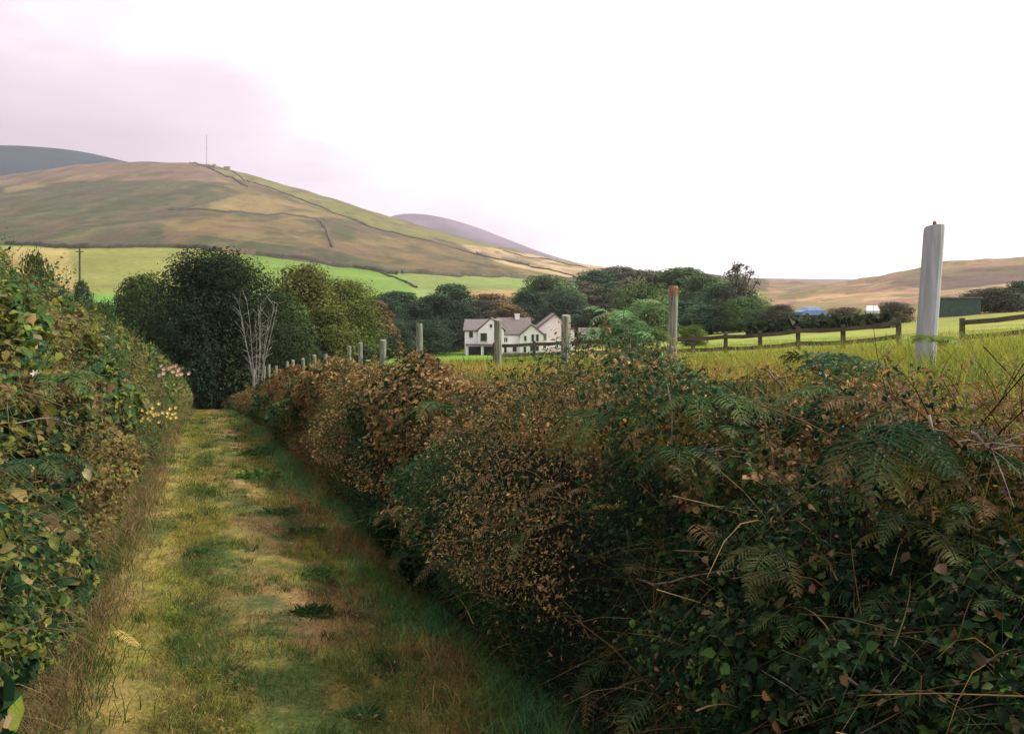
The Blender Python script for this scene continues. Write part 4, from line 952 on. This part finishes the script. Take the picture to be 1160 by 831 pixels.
# ------------------------------------------------------------------ ferns
def frond_geo(p0, yaw, L, rise, droop, wid, col, pairs=20, fine=5, sagp=.3, brown=None):
    """one fern frond: arched rachis, paired tapering toothed pinnae with gaps between them"""
    t = np.linspace(0, 1, pairs + 1); fwd = np.array([math.cos(yaw), math.sin(yaw), 0]); side = np.array([-math.sin(yaw), math.cos(yaw), rng.normal() * .18])
    side = unit(side[None])[0]; bend = rng.normal() * .16
    cv = lambda u: p0 + fwd * (L * u)[:, None] * (1 - .15 * u[:, None]) + side * (bend * L * u ** 2)[:, None] + np.array([0, 0, 1.]) * (L * (rise * u - droop * u ** 2))[:, None]
    C = cv(t); Tn = unit(cv(t + .01) - C); sp_ = L / pairs
    brown = rng.uniform(0, .55) if brown is None else brown
    acc = Acc(); cols = []
    i = np.tile(np.arange(1, pairs), 2); sg = np.repeat([-1., 1.], pairs - 1); m = rng.uniform(size=len(i)) > .05; i, sg = i[m], sg[m]; u = t[i]
    pl = wid * L * np.sin(math.pi * np.minimum(1, u * .86 + .14)) ** .75 * (1 - .3 * u) * rng.uniform(.85, 1.12, len(i)) + sp_ * .5
    dirp = unit(side * sg[:, None] + Tn[i] * (.35 + .3 * u)[:, None] - np.array([0, 0, 1.]) * (sagp * rng.uniform(.4, 1.5, len(i)))[:, None])
    nn = unit(np.cross(Tn[i], side * sg[:, None])); nn = nn * np.sign(nn[:, 2:3] + 1e-6)
    cb = jit(col, len(i), .18); bt_ = (brown * sstep(.2, 1, u))[:, None]; cb = cb * (1 - bt_) + np.array([.20, .13, .045]) * bt_
    acc.add(leaf_geo(C[i] + dirp * (pl * .5)[:, None], nn + rng.normal(size=nn.shape) * .12, pl, cb, (sp_ * .42 / pl)[:, None], .1, T=dirp.copy(), six=True, curl=.12))
    for v in np.linspace(.1, .86, fine):
        for s2 in (-1, 1):
            tt = Tn[i] * s2 + dirp * .9; sz = sp_ * .62 * (1.1 - .7 * v) * np.ones(len(i))
            base = C[i] + dirp * (pl * v)[:, None] - nn * (pl * .12 * v ** 2)[:, None]
            acc.add(leaf_geo(base + unit(tt) * (sz * .4)[:, None], nn + rng.normal(size=nn.shape) * .2, sz, cb * rng.uniform(.85, 1.15, (len(i), 1)), .5, .1, T=tt, curl=.05))
    D = C[1:] - C[:-1]; r_ = .0016 * max(1, L / .4)
    acc.add(stem_geo(C[:-1], D, np.linalg.norm(D, axis=1), r_ * (1 - .6 * t[:-1]), jit(np.array(col) * .8 + .03, pairs, .1), sag=0, seg=2))
    return acc
# loose fronds mixed through the right bank growth
random.seed(77); rng2 = random.Random(5); al = Acc()
for _ in range(75):
    px = rng2.uniform(420, 1158); py = rng2.uniform(445, 800) if px > 640 else rng2.uniform(440, 640)
    Y = bank_hit(px, py); p = pix(px, py, Y - .03)
    if Y > 12: continue
    up = py < 600
    c_ = rng2.choice([(.045, .085, .03), (.03, .07, .025), (.16, .105, .045), (.13, .085, .04), (.13, .12, .04)]) if up else rng2.choice([(.02, .05, .018), (.03, .06, .022), (.07, .06, .03)])  # lower fronds take darker colours that paint in the bank's shade
    al.add((lambda A_: (np.concatenate(A_.V), np.concatenate(A_.T), np.concatenate(A_.C)))(frond_geo(np.array(p), -PI_ / 2 - .4 + rng2.gauss(0, .8), rng2.uniform(.08, .18) * (1 + Y / 14), rng2.uniform(.0, .6), rng2.uniform(.4, .9), rng2.uniform(.2, .32), c_, rng2.randint(12, 18), 3)))
tag(al.build('bracken_undergrowth', M['leaf']), 'green and golden brown bracken fronds hanging through the right bank', 'bracken', kind='stuff')

def fern(px, py, Y, L, n, col, lab, yaw0=None, spread=6.28, rise=.9, droop=.7, wid=.2, name='fern', stem=0, pairs=18, zlow=0.0, shrink=.45):
    if py > 440 and px > 480: Y = bank_hit(px, py)
    p = pix(px, py, Y); e = empty(name, p); tag(e, lab, 'fern', None)
    for k in range(n):
        yaw = (yaw0 or 0) + (k / max(1, n - 1) - .5) * spread if n > 1 else (yaw0 or 0)
        yaw += random.uniform(-.15, .15)
        z = zlow + (stem - zlow) * (k / max(1, n - 1)) if stem else 0
        LL = L * random.uniform(.8, 1.1) * (1 - shrink * (k / max(1, n - 1)) if stem else 1)
        frond_geo(np.array([0, 0, z]), yaw, LL, rise * random.uniform(.8, 1.2), droop * random.uniform(.85, 1.2), wid, col, pairs).build('frond', M['leaf'], e)
    if stem:
        mb = MB(); mb.tube([(0, 0, -.45), (.01, 0, stem * .5), (0, .01, stem)], [.007, .006, .003], 6); mb.build('stem', M['pale_bark'], e)
    return e
random.seed(21)
FG = (.055, .11, .035); FB = (.032, .08, .034); FY = (.20, .21, .05); FL = (.09, .16, .06); FDd = (.40, .30, .10)
PI = math.pi
fern(1012, 478, 2.35, .27, 5, FB, 'large dark green fern hanging over the bank at the right', -PI / 2 - .1, 1.6, .0, .45, .34, pairs=20)
fern(1005, 515, 2.2, .16, 3, FY, 'yellow tipped fern fronds below the large dark fern', -PI / 2, 1.5, .1, .5, .36)
fern(1055, 470, 2.7, .28, 2, (.17, .17, .04), 'broad yellow green fern frond right of the large dark fern', 0, .5, .15, .25, .22)
fern(1090, 512, 2.4, .25, 3, FG, 'dark fern with flat fronds near the right edge', -.3, 1.2, .05, .3, .25)
fern(965, 450, 2.9, .32, 6, FL, 'pale green fern under the blue green bracken', -PI / 2, 3.6, .5, .7, .28)
fern(945, 430, 3.7, .27, 14, (.035, .085, .045), 'blue green bracken plant on the bank top left of the tall pale post', -PI / 2, 6.28, 1.0, .8, .32, pairs=12)
fern(710, 402, 5.3, .42, 18, (.17, .30, .13), 'tall light green bracken standing left of the brown topped post', 0, 14, 1.0, .85, .34, name='bracken', stem=.26, zlow=-.05, shrink=.25, pairs=15)
fern(800, 452, 3.9, .32, 6, FG, 'green fern on the bank face below the brown topped post', -PI / 2, 3.6, .4, .6, .25)
fern(690, 470, 4.3, .3, 6, FG, 'green fern on the bank below the tall bracken', -PI / 2, 3.6, .4, .7, .25)
fern(510, 462, 8.0, .6, 5, (.05, .10, .04), 'arching green fern on the rusty grass bank left of centre', -PI / 2 - .6, 3.4, .5, .7, .22)
fern(640, 428, 6.2, .3, 22, (.045, .105, .05), 'fresh green bracken under the post in front of the gable', -PI / 2, 33, .7, .8, .34, stem=.06, zlow=-.25, shrink=.2, pairs=12)
fern(770, 510, 3.3, .26, 6, FB, 'bluish fern in the middle of the bank face', -PI / 2, 3.4, .4, .7, .26)
fern(880, 620, 2.3, .2, 5, (.07, .09, .03), 'olive fern low in the shadow on the right bank', -PI / 2, 3.0, .2, .5, .26)
fern(1040, 590, 2.05, .22, 3, (.08, .10, .03), 'flat olive fern fronds over the dark hollow at the right', -PI / 2, 2.6, .05, .3, .3)
fern(900, 700, 1.9, .15, 4, FG, 'small green fern in the dark lower part of the bank', -PI / 2, 3.0, .4, .7, .28)
fern(1062, 386, 4.6, .17, 14, (.19, .27, .06), 'bright yellow green fern at the foot of the tall pale post', -PI / 2, 9, .6, .7, .34, pairs=12)
fern(60, 430, 4.2, .35, 5, FG, 'green fern high in the left hedge', -.6, 3.0, .5, .7, .24)
fern(40, 520, 3.0, .28, 5, FB, 'dark green fern in the middle of the left hedge', -.6, 3.0, .4, .7, .26)
fern(30, 350, 6.5, .5, 5, FG, 'fern near the top of the left hedge', -.6, 3.0, .5, .7, .24)
e = fern(672, 573, 3.1, .15, 1, FDd, 'dead yellow fern frond standing out against the dark bank', .1, 0, .12, .2, .22, name='dead_fern', pairs=14)
e = fern(132, 712, 3.55, .27, 1, FDd, 'dead yellow fern frond lying at the left edge of the lane', -.75, 0, -.1, .0, .14, name='dead_fern', pairs=16)

# ------------------------------------------------------------------ weeds on the lane
def weed(px, py, r, n, col, lab, name='weed', tall=.9, leaf=.05, asp=.10):
    r *= .8; px += random.uniform(-26, 20); py += random.uniform(-5, 8)
    if asp < .3: n = int(n * 2.2)
    col = tuple(np.array(col) * (1.5 if 'darkest' in lab else 1.9)); r *= random.uniform(.7, 1.1)
    Y = None
    for yy in np.linspace(2, 45, 3000):
        if -(py - HY) / F * yy <= lane_z(yy) + .03: Y = yy; break
    X = (px - CX) / F * Y; p = Vector((X, Y, lane_z(Y) + .02)); e = empty(name, p)
    e_ = rng.uniform(0, 2 * math.pi, n); el = rng.uniform(.15, 1.2, n) * tall
    D = np.stack([np.cos(e_) * np.cos(el), np.sin(e_) * np.cos(el), np.sin(el)], -1)
    L = r * rng.uniform(.5, 1.1, n)
    P = D * (L * .5)[:, None] + rng.normal(size=(n, 3)) * np.array([r * .55, r * .4, .003])
    Nn = np.cross(np.cross(D, np.array([0, 0, 1.])), D)
    g = leaf_geo(P, Nn + rng.normal(size=(n, 3)) * .2, L, jit(col, n, .35), asp, T=D.copy(), curl=.2, six=True)
    acc = Acc().add(g); o = acc.build('leaves', M['leaf'], e); o.name = 'foliage'
    tag(e, lab, 'weed', 'weeds growing on the lane')
random.seed(31)
weed(380, 700, .13, 220, (.03, .06, .02), 'darkest round tuft of grass in the middle of the lane')
weed(342, 607, .17, 160, (.045, .085, .03), 'green tuft on the lane, lower of the upper pair')
weed(328, 577, .17, 140, (.05, .085, .03), 'green tuft on the lane, upper of the upper pair')
weed(405, 808, .10, 140, (.05, .10, .035), 'green tuft near the bottom of the picture on the lane')
weed(512, 722, .13, 60, (.08, .16, .05), 'broad leaved bright green plant at the foot of the right bank', asp=.55)
weed(440, 712, .11, 90, (.045, .09, .03), 'small upright green weed between the dark tuft and the bank', tall=1.1)
weed(345, 652, .14, 150, (.06, .11, .03), 'low spreading green patch left of the track centre')
weed(495, 660, .17, 180, (.035, .09, .035), 'grassy green clump against the foot of the right bank', tall=1.1, asp=.14)
weed(560, 740, .14, 150, (.04, .08, .03), 'green clump right of the bright broad leaved plant', asp=.5)
weed(620, 770, .14, 160, (.04, .09, .03), 'leafy green clump at the bottom of the right bank', asp=.6)
weed(300, 545, .2, 160, (.055, .10, .03), 'green tuft far up the middle of the lane')
weed(275, 520, .25, 160, (.06, .11, .03), 'farthest green tuft on the lane')
weed(250, 760, .1, 90, (.07, .09, .03), 'faint olive tuft at lower left of the lane')
weed(445, 585, .25, 200, (.035, .08, .035), 'dark green clump where the bank foot turns in shade', tall=1.0, asp=.3)

# ------------------------------------------------------------------ flowers, pale leaves and branches
def blossom(px, py, Y, n, r, size, col, lab, name='flower', cat='flower', leafcol=None):
    p = pix(px, py, Y); e = empty(name, p)
    v = rng.normal(size=(n, 3)) * np.array([r, r * .5, r * .5])
    acc = Acc()
    for k in range(n):
        m = 6; an = np.arange(m) / m * 2 * math.pi; ax = unit(np.array([[random.uniform(-.3, .3), -1, .5]]))[0]
        s1 = unit(np.cross(ax, [0, 0, 1.]).reshape(1, 3))[0]; s2 = np.cross(ax, s1)
        D = s1 * np.cos(an)[:, None] + s2 * np.sin(an)[:, None] + ax * .5
        acc.add(leaf_geo(v[k] + D * size * .45, np.broadcast_to(ax, (m, 3)) - D * .3, np.full(m, size), jit(col, m, .12), .45, T=D, curl=-.15, six=True))
    acc.build('petals', M['petal'], e).name = 'blossom'
    mb = MB()
    for k in range(min(n, 8)): mb.tube([tuple(v[k]), tuple(v[k] * .5 + np.array([0, .04, -.05])), (0, .1, -.16)], [.0015, .002, .003], 4)
    mb.build('stem', M['bark'], e)
    tag(e, lab, cat)
blossom(178, 470, 8.6, 26, .13, .026, (.75, .58, .18), 'cluster of yellow orange flowers on the left hedge beside the lane')
blossom(196, 418, 10.5, 14, .09, .035, (.75, .42, .38), 'pink honeysuckle flowers at the lane end of the left hedge')
blossom(41, 423, 4.1, 1, .01, .028, (.8, .78, .6), 'single cream flower near the left edge of the hedge')
blossom(132, 462, 6.5, 8, .07, .018, (.5, .42, .08), 'small mustard yellow flowers in the left hedge')
blossom(925, 424, 3.4, 2, .02, .010, (.7, .72, .75), 'tiny white flowers on the bank top')
blossom(745, 397, 6.0, 6, .07, .016, (.5, .42, .1), 'yellow wildflowers at the foot of the brown topped post')
def bigleaf(px, py, Y, size, col, lab):
    p = pix(px, py, Y); e = empty('leaf', p); n = 1
    leaf = Acc().add(leaf_geo(np.zeros((1, 3)), np.array([[.4, -1, .5]]), np.array([size]), jit(col, 1, .02), .6, six=True, T=np.array([[.3, 0, -1.]])))
    leaf.build('blade', M['petal'], e)
    mb = MB(); mb.tube([(0, 0, size * .4), (-.01, .04, size * .7), (-.02, .08, size * .8)], [.0015, .0015, .001], 4); mb.build('stalk', M['bark'], e)
    tag(e, lab, 'leaf')
bigleaf(99, 537, 3.6, .065, (.42, .38, .20), 'single pale yellow leaf in the middle of the left hedge')
bigleaf(62, 615, 2.75, .06, (.16, .19, .06), 'broad light green leaf above the dark leaves at lower left')
def branch(pts, r, lab, twigs=6, mat='dull_bark', name='branch'):
    r *= .75
    """pts: (px, py, Y)"""
    W = [pix(p[0], p[1], bank_hit(p[0], p[1]) - .04) if p[0] > 480 and p[1] > 440 else pix(*p) for p in pts]; b = W[0].copy(); e = empty(name, b)
    P = []
    for i in range(len(W) - 1):
        for k in range(4):
            t = k / 4; q_ = W[i].lerp(W[i + 1], t) - b
            if i or k: q_ += Vector((random.uniform(-1, 1), random.uniform(-1, 1), random.uniform(-1, 1))) * .008
            P.append(q_)
    P.append(W[-1] - b)
    mb = MB(); mb.tube(P, [r * (1 - .65 * i / (len(P) - 1)) * random.uniform(.9, 1.15) for i in range(len(P))], 7); mb.build('main_stem', M[mat], e, True)
    for k in range(twigs):
        i = random.randint(1, len(P) - 2); d_ = (P[i + 1] - P[i]).normalized()
        q0 = P[i]; dr = (d_ * .7 + Vector((random.gauss(0, .6), random.gauss(0, .4), random.gauss(0, .6)))).normalized() * random.uniform(.06, .16)
        mb = MB(); mb.tube([q0, q0 + dr * .5 + Vector((0, 0, .006)), q0 + dr], [r * .35, r * .28, r * .12], 5); mb.build('twig', M[mat], e)
    tag(e, lab, 'branch')
random.seed(41)
branch([(1052, 470, 1.95), (1068, 522, 1.93), (1096, 546, 1.9)], .0048, 'crooked pale branch hanging beside the large dark fern', 4)
branch([(1100, 490, 2.0), (1128, 512, 1.95), (1160, 505, 1.95)], .006, 'forked pinkish branch at the right edge', 7)
branch([(935, 760, 1.62), (985, 778, 1.6), (1060, 800, 1.55), (1140, 815, 1.5)], .0042, 'long fallen pale branch near the bottom right corner', 9)
branch([(966, 682, 1.8), (985, 730, 1.72), (1008, 775, 1.64)], .0025, 'thin straight pale stem crossing the dark hollow', 2)
branch([(722, 655, 3.0), (748, 662, 2.97), (800, 648, 2.95), (830, 645, 2.95)], .006, 'curved pale branch across the middle of the bank', 4)
branch([(785, 512, 3.3), (820, 508, 3.25), (850, 512, 3.25)], .005, 'short pale branch high on the bank face', 4)
branch([(870, 420, 3.1), (885, 440, 3.0), (878, 485, 2.85)], .006, 'dark bent twig at the bank crest left of the ferns', 3, 'bark')
branch([(1110, 600, 1.85), (1085, 590, 1.9), (1060, 640, 1.9)], .004, 'forked dead stem below the pinkish branch', 5)
branch([(1115, 745, 1.5), (1140, 740, 1.48), (1165, 738, 1.46)], .004, 'short pale twig sticking in from the right edge', 3)
branch([(620, 562, 3.3), (645, 566, 3.3), (662, 573, 3.3)], .0025, 'thin pale twig left of the dead yellow frond', 1)
branch([(900, 820, 1.7), (930, 800, 1.68), (968, 785, 1.62)], .003, 'thin branch rising to meet the long fallen branch', 2)
branch([(752, 395, 6.0), (757, 450, 5.0), (765, 480, 4.3)], .008, 'dark upright dead stem below the brown topped post', 3, 'bark')
branch([(30, 362, 5.8), (80, 358, 6.2), (115, 378, 7.0)], .006, 'arching bramble cane across the top of the left hedge', 3)
branch([(15, 480, 3.2), (55, 474, 3.5), (100, 486, 3.9)], .004, 'pale bramble cane across the middle of the left hedge', 2)

# ------------------------------------------------------------------ camera, light, air
cam = bpy.data.cameras.new('camera'); co = bpy.data.objects.new('camera', cam); link(co)
co.location = (0, 0, 0); co.rotation_euler = (math.pi / 2, 0, 0)
cam.sensor_width = 36; cam.lens = 36 * F / 1160; cam.shift_y = -(415.5 - HY) / 1160; cam.clip_start = .05; cam.clip_end = 12000
SC.camera = co
SUN_EL, SUN_AZ = math.radians(50), math.radians(84)            # azimuth from +Y towards +X
sd = Vector((math.sin(SUN_AZ) * math.cos(SUN_EL), math.cos(SUN_AZ) * math.cos(SUN_EL), math.sin(SUN_EL)))
sl = bpy.data.lights.new('sun', 'SUN'); sl.energy = 4.0; sl.angle = math.radians(6); sl.color = (1, .93, .82)
so = bpy.data.objects.new('sun', sl); link(so); so.rotation_euler = (-sd).to_track_quat('-Z', 'Y').to_euler()
w = bpy.data.worlds.new('World'); SC.world = w; w.use_nodes = True
N, L = w.node_tree.nodes, w.node_tree.links; N.clear()
out = N.new('ShaderNodeOutputWorld'); bg = N.new('ShaderNodeBackground'); bg.inputs[1].default_value = .092
sky = N.new('ShaderNodeTexSky'); sky.sky_type = 'NISHITA'; sky.sun_disc = False; sky.sun_elevation = SUN_EL; sky.sun_rotation = SUN_AZ; sky.air_density = 1; sky.dust_density = 2
tc = N.new('ShaderNodeTexCoord')
mpg = N.new('ShaderNodeMapping'); mpg.inputs['Scale'].default_value = (1, 1, 3.2)
no = N.new('ShaderNodeTexNoise'); no.inputs['Scale'].default_value = 2.6; no.inputs['Detail'].default_value = 5; no.inputs['Roughness'].default_value = .5
L.new(tc.outputs['Generated'], mpg.inputs[0]); L.new(mpg.outputs[0], no.inputs['Vector'])
# cloud cover thins towards the sun: brightness follows the angle to the sun
dt = N.new('ShaderNodeVectorMath'); dt.operation = 'DOT_PRODUCT'; L.new(tc.outputs['Generated'], dt.inputs[0]); dt.inputs[1].default_value = (sd.x, sd.y, sd.z)
mr = N.new('ShaderNodeMapRange'); mr.inputs[1].default_value = -.20; mr.inputs[2].default_value = .30; mr.inputs[3].default_value = 0; mr.inputs[4].default_value = .8; L.new(dt.outputs['Value'], mr.inputs[0])
ad = N.new('ShaderNodeMath'); ad.operation = 'ADD'; L.new(mr.outputs[0], ad.inputs[0])
m3 = N.new('ShaderNodeMath'); m3.operation = 'MULTIPLY_ADD'; m3.inputs[1].default_value = 1.0; m3.inputs[2].default_value = -.42; L.new(no.outputs['Fac'], m3.inputs[0]); L.new(m3.outputs[0], ad.inputs[1])
cr = N.new('ShaderNodeValToRGB'); e_ = cr.color_ramp.elements
e_[0].position = .10; e_[0].color = (6.0, 4.7, 5.6, 1); e_[1].position = .75; e_[1].color = (13.5, 12.8, 12.6, 1)
x = cr.color_ramp.elements.new(.42); x.color = (8.3, 6.9, 7.6, 1)
L.new(ad.outputs[0], cr.inputs[0])
mx = N.new('ShaderNodeMix'); mx.data_type = 'RGBA'; mx.inputs[0].default_value = .9
L.new(sky.outputs[0], mx.inputs[6]); L.new(cr.outputs[0], mx.inputs[7]); L.new(mx.outputs[2], bg.inputs[0]); L.new(bg.outputs[0], out.inputs[0])
# thin haze over the whole valley
mb = MB(); mb.box((0, 2350, 280), (9800, 4900, 720)); hm, t, N, L = nt('haze')
ou = N.new('ShaderNodeOutputMaterial'); pv = N.new('ShaderNodeVolumePrincipled'); pv.inputs['Density'].default_value = .00014; pv.inputs['Color'].default_value = (.88, .86, .95, 1); pv.inputs['Anisotropy'].default_value = .3
L.new(pv.outputs[0], ou.inputs['Volume']); o = mb.build('haze', hm); tag(o, 'thin haze over the valley', kind='stuff')
SC.view_settings.view_transform = 'Standard'; SC.view_settings.look = 'None'; SC.view_settings.exposure = .48; SC.view_settings.gamma = 1
SC.render.engine = 'CYCLES'; SC.cycles.max_bounces = 6; SC.cycles.diffuse_bounces = 3; SC.cycles.volume_bounces = 0; SC.cycles.transmission_bounces = 3
SC.cycles.use_denoising = True
